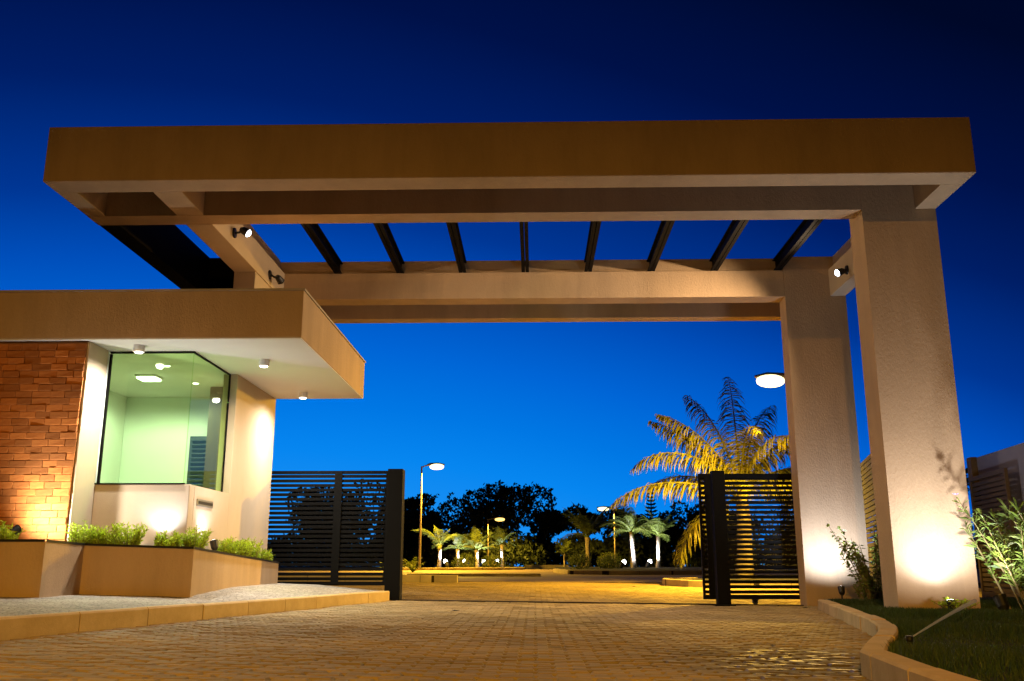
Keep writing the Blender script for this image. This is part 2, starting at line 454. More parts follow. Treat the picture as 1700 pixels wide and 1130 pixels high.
# the road beyond, too far to tell its blocks apart
def far_road_material():
    m = mat('far_paving', (.30, .225, .12), .75, col2=(.20, .145, .07), vscale=1.2, bump=.3, bscale=12, bdist=.02)
    return m
M['far_paving'] = far_road_material()
sheet('road', [-40, -20, -9, -5, 0, 5, 10, 20, 40], [26.0, 27, 30, 34, 35, 40, 45, 48], 'far_paving', .004)
rail_m = MB(); rail_m.prism([(-2.2, 15.30), (4.2, 15.30), (4.2, 15.36), (-2.2, 15.36)], [zg(-2.2, 15) - .01, -.01, -.01, zg(-2.2, 15) - .01], [zg(-2.2, 15) + .012, .012, .012, zg(-2.2, 15) + .012])
rl = rail_m.build('gate_track', M['rail']); tag(rl, 'thin dark steel gate track set across the paved driveway', 'gate track')

# pavement of small white stones on the left
side_pts = []
v = []; f = []
N = 26
for i in range(N + 1):
    y = 1.6 + (15.05 - 1.6) * i / N
    xk = kx(left_kerb, max(2, y)) - .13
    for j, t in enumerate((0, .25, .5, .75, 1.0)):
        x = xk + (-8.6 - xk) * t ** 1.3
        z = zg(xk, y) + .145
        d = xk - x
        zt = .30 + .075 * smoothstep(9, 14.8, y)
        xp = -5.0 if y < 10.4 else -3.77 - (y - 10.5) * .052
        z = z + (zt - z) * min(1, max(0, d / max(.3, xk - xp)))
        v.append((x, y, z))
for i in range(N):
    for j in range(4):
        a = i * 5 + j; f.append((a, a + 1, a + 6, a + 5))
sidewalk = struct(link('pavement', mesh('pavement', v, f, True), M['mosaic']))
if sidewalk.data.polygons[0].normal.z < 0: sidewalk.data.flip_normals()

def kerb_run(path, name, wid, h, inner, blocklen, label=None, z0=None, material='kerb'):
    """kerb stones laid end to end along a path; inner = +1 puts the width on the +x side"""
    P = [Vector((a, b, 0)) for a, b in path]
    seg = []; tot = 0
    for a, b in zip(P, P[1:]): seg.append((tot, a, b)); tot += (b - a).length
    def at(s):
        s = min(max(s, 0), tot)
        for t0, a, b in seg:
            if s <= t0 + (b - a).length + 1e-9: return a + (b - a).normalized() * (s - t0), (b - a).normalized()
        return P[-1], (P[-1] - P[-2]).normalized()
    def frame(s):
        p, _ = at(s); d = (at(s + .12)[0] - at(s - .12)[0]).normalized()
        return p, Vector((d.y, -d.x, 0)) * inner
    root = bpy.data.objects.new(name, None)
    n = max(1, round(tot / blocklen)); blocks = []
    for k in range(n):
        a, b = tot * k / n + .006, tot * (k + 1) / n - .006
        mb = MB(); sub = 3
        prof = [(0, -.12), (0, h - .015), (.015, h), (wid - .012, h), (wid, h - .012), (wid, -.12)]
        j = R.uniform(-.004, .004)
        for i in range(sub + 1):
            s = a + (b - a) * i / sub
            p, nn = frame(s)
            z = zg(p.x, p.y) if z0 is None else z0
            for (o_, zz) in prof: mb.v.append((p.x + nn.x * (o_ + j), p.y + nn.y * (o_ + j), z + zz + j))
        m_ = len(prof)
        for i in range(sub):
            for q in range(m_):
                mb.f.append((i * m_ + q, i * m_ + (q + 1) % m_, (i + 1) * m_ + (q + 1) % m_, (i + 1) * m_ + q))
        mb.f.append(tuple(range(m_))); mb.f.append(tuple(reversed(range(sub * m_, sub * m_ + m_))))
        blocks.append(mb)
    bpy.data.objects.remove(root)
    # mortar bed under and between the stones carries them
    bed = MB()
    for i in range(40):
        pass
    rows = []
    K = max(6, int(tot / .25))
    for i in range(K + 1):
        p, nn = frame(tot * i / K); z = zg(p.x, p.y) if z0 is None else z0
        q0 = p + nn * .008; q1 = p + nn * (wid - .008)
        rows.append([(q0.x, q0.y, z - .1), (q0.x, q0.y, z + h - .014), (q1.x, q1.y, z + h - .014), (q1.x, q1.y, z - .1)])
    for r_ in rows: bed.v += r_
    for i in range(K):
        for q in range(3):
            bed.f.append((i * 4 + q, i * 4 + q + 1, i * 4 + q + 5, i * 4 + q + 4))
    root = struct(bed.build(name, M['joint']))
    for mb in blocks: mb.build('kerb_stone', M[material], root)
    return root
kerb_run(left_kerb, 'kerb', .13, .15, -1, .95)
kerb_run(right_kerb, 'kerb', .14, .14, 1, .75)

# lawn on the right, with grass blades
LZ = .125
v = []; f = []
for i in range(30):
    y = 1.5 + (15.1 - 1.5) * i / 29
    x0 = kx(right_kerb, y) + .10
    if y > 13.9: x0 = 4.2 + (y - 13.9) * .2
    for j in range(6):
        x = x0 + (12 - x0) * (j / 5) ** 1.5
        v.append((x, y, LZ - .015 + .03 * smoothstep(.3, 2.5, x - x0)))
for i in range(29):
    for j in range(5):
        a = i * 6 + j; f.append((a, a + 1, a + 7, a + 6))
struct(link('lawn', mesh('lawn', v, f, True), M['lawn_soil']))
def lawn_z(x, y):
    x0 = kx(right_kerb, y) + .10
    if y > 13.9: x0 = 4.2 + (y - 13.9) * .2
    return LZ - .015 + .03 * smoothstep(.3, 2.5, x - x0)
rng = np.random.default_rng(3)
nb = 100000
gx = rng.uniform(1.7, 7.5, nb * 2); gy = rng.uniform(3.6, 13.6, nb * 2) 
keep = np.array([(x > kx(right_kerb, y) + .15) and not (4.12 < x < 5.15 and 11.2 < y < 11.78) and x < y * .62 for x, y in zip(gx, gy)])
gx, gy = gx[keep][:nb], gy[keep][:nb]
n = len(gx)
gz = np.array([lawn_z(x, y) for x, y in zip(gx, gy)]) - .004
h = rng.uniform(.02, .055, n) * (1 + .5 * np.sin(gx * 2.3 + gy * 1.7)); an = rng.uniform(0, 2 * np.pi, n); wd = rng.uniform(.0018, .004, n) * (.7 + gy * .09)
lean = rng.uniform(0, .8, n); la = rng.uniform(0, 2 * np.pi, n)
vt = np.empty((n, 3, 3))
vt[:, 0] = np.stack([gx - np.cos(an) * wd, gy - np.sin(an) * wd, gz], 1)
vt[:, 1] = np.stack([gx + np.cos(an) * wd, gy + np.sin(an) * wd, gz], 1)
vt[:, 2] = np.stack([gx + np.cos(la) * lean * h, gy + np.sin(la) * lean * h, gz + h], 1)
def tri_mesh(name, vt):
    n = len(vt); me = bpy.data.meshes.new(name)
    me.vertices.add(n * 3); me.vertices.foreach_set('co', vt.reshape(-1).astype(np.float32))
    me.loops.add(n * 3); me.loops.foreach_set('vertex_index', np.arange(n * 3, dtype=np.int32))
    me.polygons.add(n); me.polygons.foreach_set('loop_start', np.arange(0, n * 3, 3, dtype=np.int32))
    me.update(); me.validate(); return me
stuff(link('grass', tri_mesh('grass', vt), M['grass']))

# ------------------------------------------------------------------ entrance portico
ZB, ZM, ZT = 5.0, 5.46, 5.70
po = thing('entrance_portico', 'tall beige concrete entrance portico spanning the driveway on thick pillars', 'gateway', (4.6, 11.5, 0))
boxpart('pillar', (4.17, 11.25, .05), (5.10, 11.72, ZT), 'stucco', po, .003)['label'] = 'front pillar in the lawn, lit by a floodlight'
boxpart('pillar', (4.22, 15.18, -.05), (5.23, 15.56, ZT), 'stucco', po, .003)['label'] = 'rear pillar beside the gate'
boxpart('pillar', (-4.60, 13.62, 3.90), (-4.27, 15.176, ZB), 'stucco_fine', po)['label'] = 'short pillar rising from the guard house roof'
boxpart('fascia_beam', (-5.77, 10.12, ZB), (5.10, 10.47, ZT), 'stucco', po, .012)
boxpart('end_beam', (-5.77, 10.473, ZB + .002), (-5.53, 11.247, ZT), 'stucco', po)
boxpart('end_beam', (4.84, 10.473, ZB + .002), (5.10, 11.247, ZT), 'stucco', po)
boxpart('tie_beam', (-4.60, 10.473, ZB + .002), (-4.25, 11.247, ZT), 'stucco', po)
boxpart('main_beam', (-5.77, 11.25, ZB), (4.1695, 11.58, ZT), 'stucco', po, .003)
b = MB(); b.box((-4.60, 11.583, ZB), (-4.25, 15.177, ZM)); b.box((-4.595, 11.583, ZM + .002), (-4.34, 15.177, ZT)); b.build('cross_beam', M['stucco_fine'], po, .006)
b = MB(); b.box((4.97, 11.723, ZB), (5.22, 15.177, ZM)); b.box((5.06, 11.723, ZM + .002), (5.215, 15.177, ZT)); b.build('cross_beam', M['stucco_fine'], po, .006)
b = MB(); b.box((-4.60, 15.18, ZB), (4.217, 15.56, ZM)); b.box((-4.595, 15.26, ZM + .002), (4.217, 15.555, ZT)); b.build('back_beam', M['stucco'], po, .006)
boxpart('end_beam', (4.9, 15.563, ZB + .002), (5.2, 16.497, ZT), 'stucco', po)
boxpart('end_beam', (-4.6, 15.563, ZB + .002), (-4.3, 16.497, ZT), 'stucco', po)
boxpart('rear_fascia_beam', (-4.6, 16.5, ZB), (5.2, 16.8, ZT), 'stucco', po, .012)
boxpart('edge_beam', (-5.765, 11.583, ZB + .003), (-5.50, 15.0, ZT), 'dark_metal', po)
boxpart('edge_beam', (-5.765, 15.003, ZB + .003), (-4.603, 15.2, ZT), 'dark_metal', po)
for k in range(8):
    x = -3.34 + 1.067 * k
    b = MB()
    for s in (-1, 1):
        xa, xb = sorted((x + s * .006, x + s * .062))
        b.box((xa, 11.584, ZM + .004), (xb, 15.255, ZM + .022)); b.box((xa, 11.584, ZM + .19), (xb, 15.255, ZM + .208))
        w0, w1 = sorted((x + s * .006, x + s * .016))
        b.box((w0, 11.584, ZM + .022), (w1, 15.255, ZM + .19))
    b.build('rafter', M['dark_metal'], po)

# ------------------------------------------------------------------ guard house
gh = thing('guard_house', 'guard house with a brick wall, corner window and broad flat roof', 'guard house', (-5.4, 12.5, .3))
CB, CT = 3.262, 3.86
boxpart('roof_slab', (-9.0, 10.84, CB + .012), (-2.79, 15.02, CT), 'stucco', gh, .01)
boxpart('soffit', (-9.0, 10.846, CB), (-2.796, 15.014, CB + .010), 'white_plaster', gh, 0)
b = MB(); b.box((-9.0, 10.825, CT + .001), (-2.775, 10.86, CT + .025)); b.box((-2.81, 10.861, CT + .001), (-2.775, 15.03, CT + .025))
b.build('roof_flashing', M['flashing'], gh)
# brick front wall: rough backing with single bricks set proud of it
bw = boxpart('brick_wall', (-9.0, 10.93, .3), (-5.425, 11.45, CB), 'mortar', gh, 0)
BASE[bw] = Vector((-5.4, 12.5, .3))
BH, rows_ = .083, 36
protos = []
for k in range(6):
    r2 = random.Random(50 + k); w, hh, d = .099, BH / 2 - .0015, .028
    v = []
    for yy, s in ((.05, 1.0), (-d + .006, 1.0), (-d, .94)):
        for sx, sz in ((-1, -1), (1, -1), (1, 1), (-1, 1)):
            v.append((sx * w * (1 if s == 1 else .96) + r2.uniform(-.002, .002), yy + (r2.uniform(-.007, .006) if s != 1 else 0), sz * hh * (1 if s == 1 else .86) + r2.uniform(-.002, .002)))
    f = []
    for i in range(2):
        for q in range(4): f.append((i * 4 + q, i * 4 + (q + 1) % 4, i * 4 + 4 + (q + 1) % 4, i * 4 + 4 + q))
    f.append((8, 9, 10, 11))
    me = mesh('brick', v, f); me.materials.append(M['brick']); protos.append((me, v, f))
sv, sf = [], []
for r_ in range(rows_):
    z = .32 + BH * (r_ + .5)
    if z + BH / 2 > CB: break
    x = -5.425 + R.uniform(-.006, .004)
    first = True
    while x > -8.9:
        ln = R.choice((.2, .2, .17, .23)) if not first else (.2 if r_ % 2 else R.uniform(.09, .13))
        first = False
        me, pv, pfc = R.choice(protos)
        cx = x - ln / 2; dy = R.uniform(-.008, .005); sx = (ln - .004) / .198
        if x > -6.75 and z > .84:
            o = bpy.data.objects.new('brick', me); COL.objects.link(o); o.parent = bw
            o.location = Vector((cx, 10.93 + dy, z)) - Vector((0, 0, 0)); o.scale = (sx, 1, R.uniform(.97, 1.03))
            o.rotation_euler = (R.gauss(0, .01), R.gauss(0, .003), R.gauss(0, .009))
        else:
            k = len(sv); sv += [(cx + p[0] * sx, 10.93 + dy + p[1], z + p[2]) for p in pv]; sf += [tuple(i + k for i in q) for q in pfc]
        x -= ln
fb = bpy.data.objects.new('brick_courses', mesh('brick_courses', sv, sf)); COL.objects.link(fb); fb.data.materials.append(M['brick']); fb.parent = bw; stuff(fb)
# bare plaster return of the brick wall, parapets and side wall
boxpart('wall', (-5.424, 10.935, .35), (-5.40, 11.447, CB - .002), 'stucco_fine', gh, 0)
boxpart('parapet', (-5.40, 11.45, .3), (-4.22, 11.62, 1.575), 'stucco_fine', gh, .01)
boxpart('parapet', (-4.40, 11.622, .3), (-4.22, 12.97, 1.575), 'stucco_fine', gh, 0.)
boxpart('wall', (-4.42, 12.973, .3), (-4.22, 15.0, CB - .002), 'stucco_fine', gh, .006)
boxpart('wall', (-9.0, 14.85, .3), (-4.423, 15.0, CB - .002), 'stucco_fine', gh, 0)
boxpart('wall', (-6.75, 11.455, .3), (-6.62, 14.847, CB - .002), 'interior', gh, 0)
boxpart('floor', (-6.6, 11.63, .5), (-4.43, 14.84, .6), 'interior', gh, 0)
boxpart('inner_wall', (-6.6, 14.80, .6), (-4.93, 14.845, CB - .004), 'interior', gh, 0)
boxpart('inner_wall', (-6.617, 11.64, .6), (-6.60, 14.797, CB - .004), 'interior', gh, 0)
boxpart('inner_wall', (-6.60, 11.47, .6), (-5.405, 11.50, CB - .004), 'interior', gh, 0)
boxpart('partition', (-4.93, 13.9, .6), (-4.43, 14.84, CB - .004), 'panel', gh, .004)
door = boxpart('door', (-5.50, 14.76, .6), (-4.94, 14.797, 2.62), 'louvre', gh, .004)
for k in range(26):
    z = .75 + k * .07
    b = MB(); b.add([(-5.45, 14.755, z), (-4.99, 14.755, z), (-4.99, 14.725, z + .045), (-5.45, 14.725, z + .045), (-5.45, 14.759, z + .012), (-4.99, 14.759, z + .012), (-4.99, 14.729, z + .055), (-5.45, 14.729, z + .055)],
                    [(0, 1, 2, 3), (4, 7, 6, 5), (0, 4, 5, 1), (3, 2, 6, 7)])
    o = b.build('louvre', M['louvre'], door)
# corner window
wn = MB()
ZS, ZH = 1.58, 3.23
t = .012
wn.box((-5.395, 11.49, ZS), (-4.31, 11.53, ZS + t)); wn.box((-5.395, 11.49, ZH + .008), (-4.31, 11.53, ZH + .028))
wn.box((-5.398, 11.49, ZS + t + .001), (-5.375, 11.53, ZH - .003))
wn.box((-4.338, 11.531, ZS), (-4.318, 12.944, ZS + t)); wn.box((-4.338, 11.531, ZH + .008), (-4.318, 12.944, ZH + .028))
wn.box((-4.338, 12.945, ZS), (-4.318, 12.972, ZH + .028))
win = wn.build('window', M['dark_metal'], gh)
b = MB(); b.box((-5.374, 11.506, ZS + t + .001), (-4.322, 11.514, ZH + .007)); b.build('glass_pane', M['glass'], win)
b = MB(); b.box((-4.332, 11.516, ZS + t + .001), (-4.324, 12.944, ZH + .007)); b.build('glass_pane', M['glass'], win)
boxpart('window_sill', (-5.47, 11.435, 1.576), (-4.30, 11.489, 1.592), 'dark_metal', gh, 0)
ms = boxpart('mail_slot', (-4.222, 11.72, 1.335), (-4.205, 12.30, 1.42), 'steel', gh, .003)
boxpart('slot_opening', (-4.206, 11.75, 1.36), (-4.202, 12.27, 1.395), 'black_plastic', ms, 0)
# lamps of the guard house
for (x, y, lab) in ((-4.89, 11.17, 'small white ceiling lamp under the roof edge, above the window front'),
               (-3.58, 12.04, 'small white ceiling lamp in the middle of the white soffit'),
               (-3.64, 14.44, 'small white ceiling lamp at the rear of the soffit, beyond the side wall')):
    t_ = thing('ceiling_lamp', lab, 'ceiling lamp', (x, y, CB - .10), 'surface lamps under the guard house roof')
    b = MB(); b.tube([(x, y, CB - .001), (x, y, CB - .085)], [.068, .068], 20); b.build('lamp_housing', M['lamp_white'], t_, smooth=False)
    b = MB(); b.tube([(x, y, CB - .086), (x, y, CB - .096)], [.05, .046], 16); b.build('bulb', M['bulb_warm'], t_)
    spot(t_, (x, y, CB - .11), (x, y, 0), 430, 168, WHITE, 1.0, .05)
t_ = thing('ceiling_light', 'square bright ceiling light seen through the green window glass', 'ceiling light', (-5.55, 13.1, CB - .1))
b = MB(); b.box((-5.70, 12.95, CB - .028), (-5.40, 13.25, CB - .002)); b.build('lamp_frame', M['lamp_white'], t_)
b = MB(); b.box((-5.68, 12.97, CB - .055), (-5.42, 13.23, CB - .029)); b.build('diffuser', M['bulb_green'], t_, .012)
spot(t_, (-5.55, 13.1, CB - .09), (-5.55, 13.1, 0), 330, 178, (.90, 1.0, .84), .3, .1)
for (x, y, lab) in ((-5.0, 12.35, 'recessed round spot in the guard room ceiling near the window'), (-5.05, 13.6, 'recessed round spot in the guard room ceiling deeper inside the room')):
    t_ = thing('recessed_spot', lab, 'ceiling light', (x, y, CB - .02), 'recessed spots inside the guard room')
    b = MB(); b.tube([(x, y, CB - .003), (x, y, CB - .010)], [.06, .055], 16); b.build('trim_ring', M['lamp_white'], t_)
    b = MB(); b.tube([(x, y, CB - .011), (x, y, CB - .015)], [.042, .04], 16); b.build('bulb', M['bulb_green'], t_)

# ------------------------------------------------------------------ planter
pl = thing('planter', 'long low beige planter wall stepping round the guard house', 'planter', (-4.5, 10.5, .3))
outer = [(-9.2, 9.65), (-5.0, 9.65), (-5.0, 10.5), (-3.77, 10.5), (-4.0, 14.9)]
inner = [(-4.19, 14.9), (-3.90, 10.62), (-5.12, 10.62), (-5.12, 9.77), (-9.2, 9.77)]
top = [.85, .85, .83, .79, .645]
itop = [.645, .79, .83, .85, .85]
b = MB()
n = 5
ov = [(p[0], p[1], -.05) for p in outer]; ot = [(p[0], p[1], z) for p, z in zip(outer, top)]
inn = list(reversed(inner)); it = [(p[0], p[1], z) for p, z in zip(inn, reversed(itop))]; iv = [(p[0], p[1], -.05) for p in inn]
b.v = ov + ot + it + iv
for i in range(4):
    b.f += [(i, i + 1, 5 + i + 1, 5 + i), (5 + i, 5 + i + 1, 10 + i + 1, 10 + i), (10 + i, 10 + i + 1, 15 + i + 1, 15 + i)]
b.f += [(0, 5, 10, 15), (4, 19, 14, 9)]
b.build('planter_wall', M['stucco'], pl, 0)
rim = MB()
for i in range(4):
    a, c = Vector(ot[i]), Vector(ot[i + 1]); d = (c - a).normalized(); nn = Vector((d.y, -d.x, 0))
    if i == 3: nn = Vector((abs(d.y), .05, 0))
    if i in (0, 2): nn = Vector((0, -1, 0))
    if i == 1: nn = Vector((1, 0, 0))
    o1 = nn * .012
    rim.add([a + o1, c + o1, c + o1 + Vector((0, 0, .018)), a + o1 + Vector((0, 0, .018)), a - nn * .03 + Vector((0, 0, .018)), c - nn * .03 + Vector((0, 0, .018)), a + o1 + Vector((0, 0, -.006)), c + o1 + Vector((0, 0, -.006))],
            [(0, 1, 2, 3), (3, 2, 5, 4), (6, 7, 1, 0)])
rim.build('rim', M['black_plastic'], pl)
b = MB()
b.add([(-9.2, 9.76, .80), (-5.11, 9.76, .80), (-5.11, 10.61, .79), (-3.905, 10.61, .75), (-4.2, 14.9, .60), (-4.6, 14.9, .6), (-4.6, 11.5, .76), (-9.2, 11.0, .80)],
      [(0, 1, 2, 7), (2, 3, 6, 7), (3, 4, 5, 6)])
b.build('soil', M['soil'], pl)

# ------------------------------------------------------------------ floodlights
def floodlight(loc, aim, label, watt, angle=70, col=COOL, size=.05, scale=1., group='garden floodlights', blend=.8, face='bulb_cool', post=.14, back=.0):
    loc = Vector(loc); d = (Vector(aim) - loc).normalized()
    t_ = thing('floodlight', label, 'floodlight', loc - Vector((0, 0, post)), group)
    r = .05 * scale
    b = MB(); b.tube([loc - Vector((0, 0, post)), loc - Vector((0, 0, .03))], .012 * scale, 6); b.build('stake', M['black_plastic'], t_)
    b = MB(); b.tube([loc - d * .09 * scale, loc - d * .06 * scale, loc + d * .02 * scale, loc + d * .03 * scale], [r * .5, r * .9, r, r * 1.06], 14); b.build('lamp_housing', M['black_plastic'], t_)
    e_ = .036 if scale < 2 else .10
    b = MB(); b.tube([loc + d * .031 * scale, loc + d * (e_ * .6 + .012) * scale, loc + d * e_ * scale], [r * .92, r * .88, r * .5], 14); b.build('bulb', M[face], t_)
    spot(t_, loc + d * (e_ + .03) * scale, aim, watt, angle, col, blend, size)
    return t_
floodlight((-5.74, 10.42, .99), (-5.46, 10.92, 1.35), 'small floodlight in the planter aimed at the brick wall', 150, 150, WHITE, blend=1)
floodlight((-4.47, 11.26, .90), (-4.50, 11.45, 1.5), 'small floodlight against the front parapet below the window', 21, 130, COOL)
floodlight((-4.03, 11.92, .88), (-4.22, 12.05, 1.5), 'small floodlight below the mail slot on the side wall', 20, 130, COOL)
floodlight((4.60, 10.86, .20), (4.61, 11.25, 1.6), 'floodlight in the bright clump at the foot of the front pillar', 85, 124, UPLIGHT, blend=1)
floodlight((4.56, 14.52, .27), (4.66, 15.18, 2.0), 'floodlight behind the leafy shrub at the foot of the rear pillar', 190, 150, UPLIGHT, blend=1)
floodlight((4.80, 10.12, .26), (4.66, 11.2, 2.3), 'white garden floodlight on the lawn edge under the flowering canes', 230, 150, (.95, .93, .95), scale=1.3, blend=1)

# spotlights on the portico
def bracket_spot(base, side, head, aim, lit, label, watt):
    t_ = thing('spotlight', label, 'spotlight', base, 'black bracket spotlights under the portico')
    base, head, aim = Vector(base), Vector(head), Vector(aim); d = (aim - head).normalized()
    b = MB(); b.tube([base + Vector((side * .001, 0, 0)), base + Vector((side * .025, 0, 0))], [.075, .07], 16); b.build('base_plate', M['black_plastic'], t_)
    b = MB(); b.tube([base + Vector((side * .026, 0, 0)), base + (head - base) * .5, head - d * .06], .016, 8); b.build('bracket_arm', M['black_plastic'], t_)
    b = MB(); b.tube([head - d * .08, head - d * .05, head + d * .035, head + d * .05], [.03, .05, .06, .066], 14); b.build('lamp_housing', M['black_plastic'], t_)
    b = MB(); b.tube([head + d * .051, head + d * .075], [.055, .03], 14); b.build('bulb', M['bulb_cool' if lit else 'black_plastic'], t_)
    if watt: spot(t_, head + d * .1, aim, watt, 140, WARM, 1.0, .07)
bracket_spot((-4.25, 12.45, 5.20), 1, (-4.07, 12.40, 5.20), (2.0, 12.6, 1.6), True, 'lit bracket spotlight on the left cross beam near the front', 600)
bracket_spot((-4.25, 14.28, 5.16), 1, (-4.10, 14.35, 5.10), (-3.0, 16.5, 3.5), False, 'unlit bracket spotlight on the left cross beam near the roof', 0)
bracket_spot((4.97, 14.25, 5.16), -1, (4.80, 14.10, 5.08), (-1.5, 13.0, 2.4), True, 'lit bracket spotlight on the right cross beam between the two pillars', 1300)

# ------------------------------------------------------------------ sliding gates
def slat_run(parent, x0, x1, y, z0, z1, pitch, h_, d_, material):
    me = None; n = int(round((z1 - z0) / pitch))
    for k in range(n):
        z = z0 + pitch * (k + .5)
        if me is None:
            b = MB(); b.box((x0, -d_ / 2, -h_ / 2), (x1, d_ / 2, h_ / 2)); o = b.build('slat', M[material], parent, .003, local=True); me = o.data
        else:
            o = bpy.data.objects.new('slat', me); COL.objects.link(o); o.parent = parent
        o.location = Vector((0, y, z)) - BASE[parent]
        o.location.x = -BASE[parent].x
        o.rotation_euler = (R.gauss(0, .03), 0, R.gauss(0, .0008))
gl = thing('sliding_gate', 'wide dark slatted gate leaf in two panels beside the guard house', 'gate', (-3.3, 15.45, .3), 'dark slatted sliding gates')
gb, gt_ = .30, 2.13
fr = MB(); fr.box((-4.5, 15.42, gt_ - .05), (-2.38, 15.48, gt_)); fr.box((-4.5, 15.42, gb), (-2.38, 15.48, gb + .06))
for xa in (-4.5, -3.27, -2.44): fr.box((xa, 15.421, gb + .0605), (xa + (.09 if xa == -3.27 else .06), 15.479, gt_ - .0505))
fr.box((-3.285, 15.405, gb + .02), (-3.16, 15.4195, gt_ - .01))
fr.build('gate_frame', M['gate_paint'], gl)
slat_run(gl, -4.435, -3.275, 15.45, gb + .065, gt_ - .055, .0745, .049, .03, 'gate_paint')
slat_run(gl, -3.175, -2.445, 15.45, gb + .065, gt_ - .055, .0745, .049, .03, 'gate_paint')
gp = MB(); gp.box((-2.375, 15.16, 0.0), (-2.13, 15.44, 2.135))
o = gp.build('gate_post', M['gate_paint'], bev=.008); tag(o, 'thick dark steel post at the end of the wide gate, by the kerb', 'gate post', 'dark steel gate posts')
gr = thing('sliding_gate', 'narrow dark slatted gate leaf against the rear pillar', 'gate', (3.5, 15.47, .1), 'dark slatted sliding gates')
gb, gt_ = .085, 2.085; X0, X1 = 2.70, 4.30
fr = MB(); yg = 15.50
fr.box((X0, yg + .10, gt_ - .06), (X1 + .5, yg + .16, gt_)); fr.box((X0, yg + .10, gb), (X1 + .5, yg + .16, gb + .07))
for xa, w_ in ((X0, .035), (X0 + .10, .1), (4.24, .07), (4.74, .06)): fr.box((xa, yg + .101, gb + .0705), (xa + w_, yg + .159, gt_ - .0605))
fr.build('gate_frame', M['gate_paint'], gr)
slat_run(gr, X0 + .036, X0 + .099, yg + .13, gb + .075, gt_ - .065, .0787, .050, .03, 'gate_paint')
slat_run(gr, X0 + .201, 4.239, yg + .13, gb + .075, gt_ - .065, .0787, .054, .03, 'gate_paint')
wb = MB(); wb.tube([(3.52, yg + .10, .045), (3.52, yg + .16, .045)], .042, 14); wb.build('wheel', M['black_plastic'], gr)
wb = MB(); wb.add([(3.46, yg + .115, gb - .001), (3.58, yg + .115, gb - .001), (3.52, yg + .115, .03), (3.46, yg + .095, gb - .001), (3.58, yg + .095, gb - .001), (3.52, yg + .095, .03)], [(0, 1, 2), (5, 4, 3), (0, 3, 4, 1), (1, 4, 5, 2), (2, 5, 3, 0)]); wb.build('wheel_bracket', M['gate_paint'], gr)
gp = MB(); gp.box((2.86, 15.22, -.03), (3.06, 15.44, 2.10)); gp.box((2.80, 15.16, -.03), (3.12, 15.50, .02))
o = gp.build('gate_post', M['gate_paint'], bev=.006); tag(o, 'dark steel guide post standing before the narrow gate leaf', 'gate post', 'dark steel gate posts')

# ------------------------------------------------------------------ boundary wall and fences on the right
bwall = thing('boundary_wall', 'grey rendered boundary wall running back behind the flowering canes', 'wall', (8, 14, 0))
def along(p0, p1, t): return (p0[0] + (p1[0] - p0[0]) * t, p0[1] + (p1[1] - p0[1]) * t)
W0, W1 = (7.43, 12.5), (7.92, 17.1)
b = MB(); b.prism([W0, (W0[0] + .2, W0[1]), (W1[0] + .2, W1[1]), W1], 0, 2.49); b.build('wall', M['grey_wall'], bwall, .006)
b = MB(); b.prism([(7.80, 16.95), (7.90, 16.93), (7.93, 17.16), (7.83, 17.18)], 0, 2.5); b.build('end_post', M['wood_slat'], bwall)
sg = thing('shutter_panel', 'brown louvred shutter panel fixed to the grey wall', 'shutter', (7.6, 16, .1))
P0, P1 = (7.53, 15.10), (7.76, 16.85)
dx, dy = P1[0] - P0[0], P1[1] - P0[1]; ll = math.hypot(dx, dy); ux, uy = dx / ll, dy / ll
def wallbox(mb, a0, a1, off0, off1, z0, z1, P=P0, u=(ux, uy)):
    q = lambda a, o: (P[0] + u[0] * a - u[1] * o, P[1] + u[1] * a + u[0] * o)
    mb.prism([q(a0, off0), q(a1, off0), q(a1, off1), q(a0, off1)], z0, z1)
b = MB(); wallbox(b, 0, .07, .02, .07, .1, 2.12); wallbox(b, ll - .07, ll, .02, .07, .1, 2.12); wallbox(b, .071, ll - .071, .02, .07, 2.05, 2.12); wallbox(b, .071, ll - .071, .02, .07, .1, .18)
b.build('shutter_frame', M['wood_slat'], sg)
for k in range(23):
    b = MB(); z = .19 + k * .08; wallbox(b, .071, ll - .071, .025, .055, z, z + .058); b.build('slat', M['wood_slat'], sg)
fe = thing('slatted_fence', 'grey slatted fence seen in the gap between the two pillars', 'fence', (6.3, 18.2, 0))
F0, F1 = (5.80, 16.0), (6.85, 20.6); fl_ = math.hypot(F1[0] - F0[0], F1[1] - F0[1]); fu = ((F1[0] - F0[0]) / fl_, (F1[1] - F0[1]) / fl_)
for k in range(27):
    b = MB(); z = .15 + k * .088; wallbox(b, .08, fl_ - .08, .02, .05, z, z + .070, F0, fu); b.build('slat', M['grey_slat'], fe)
for a0 in (0, fl_ - .08):
    b = MB(); wallbox(b, a0, a0 + .078, .0, .08, 0, 2.58, F0, fu); b.build('post', M['grey_slat'], fe)

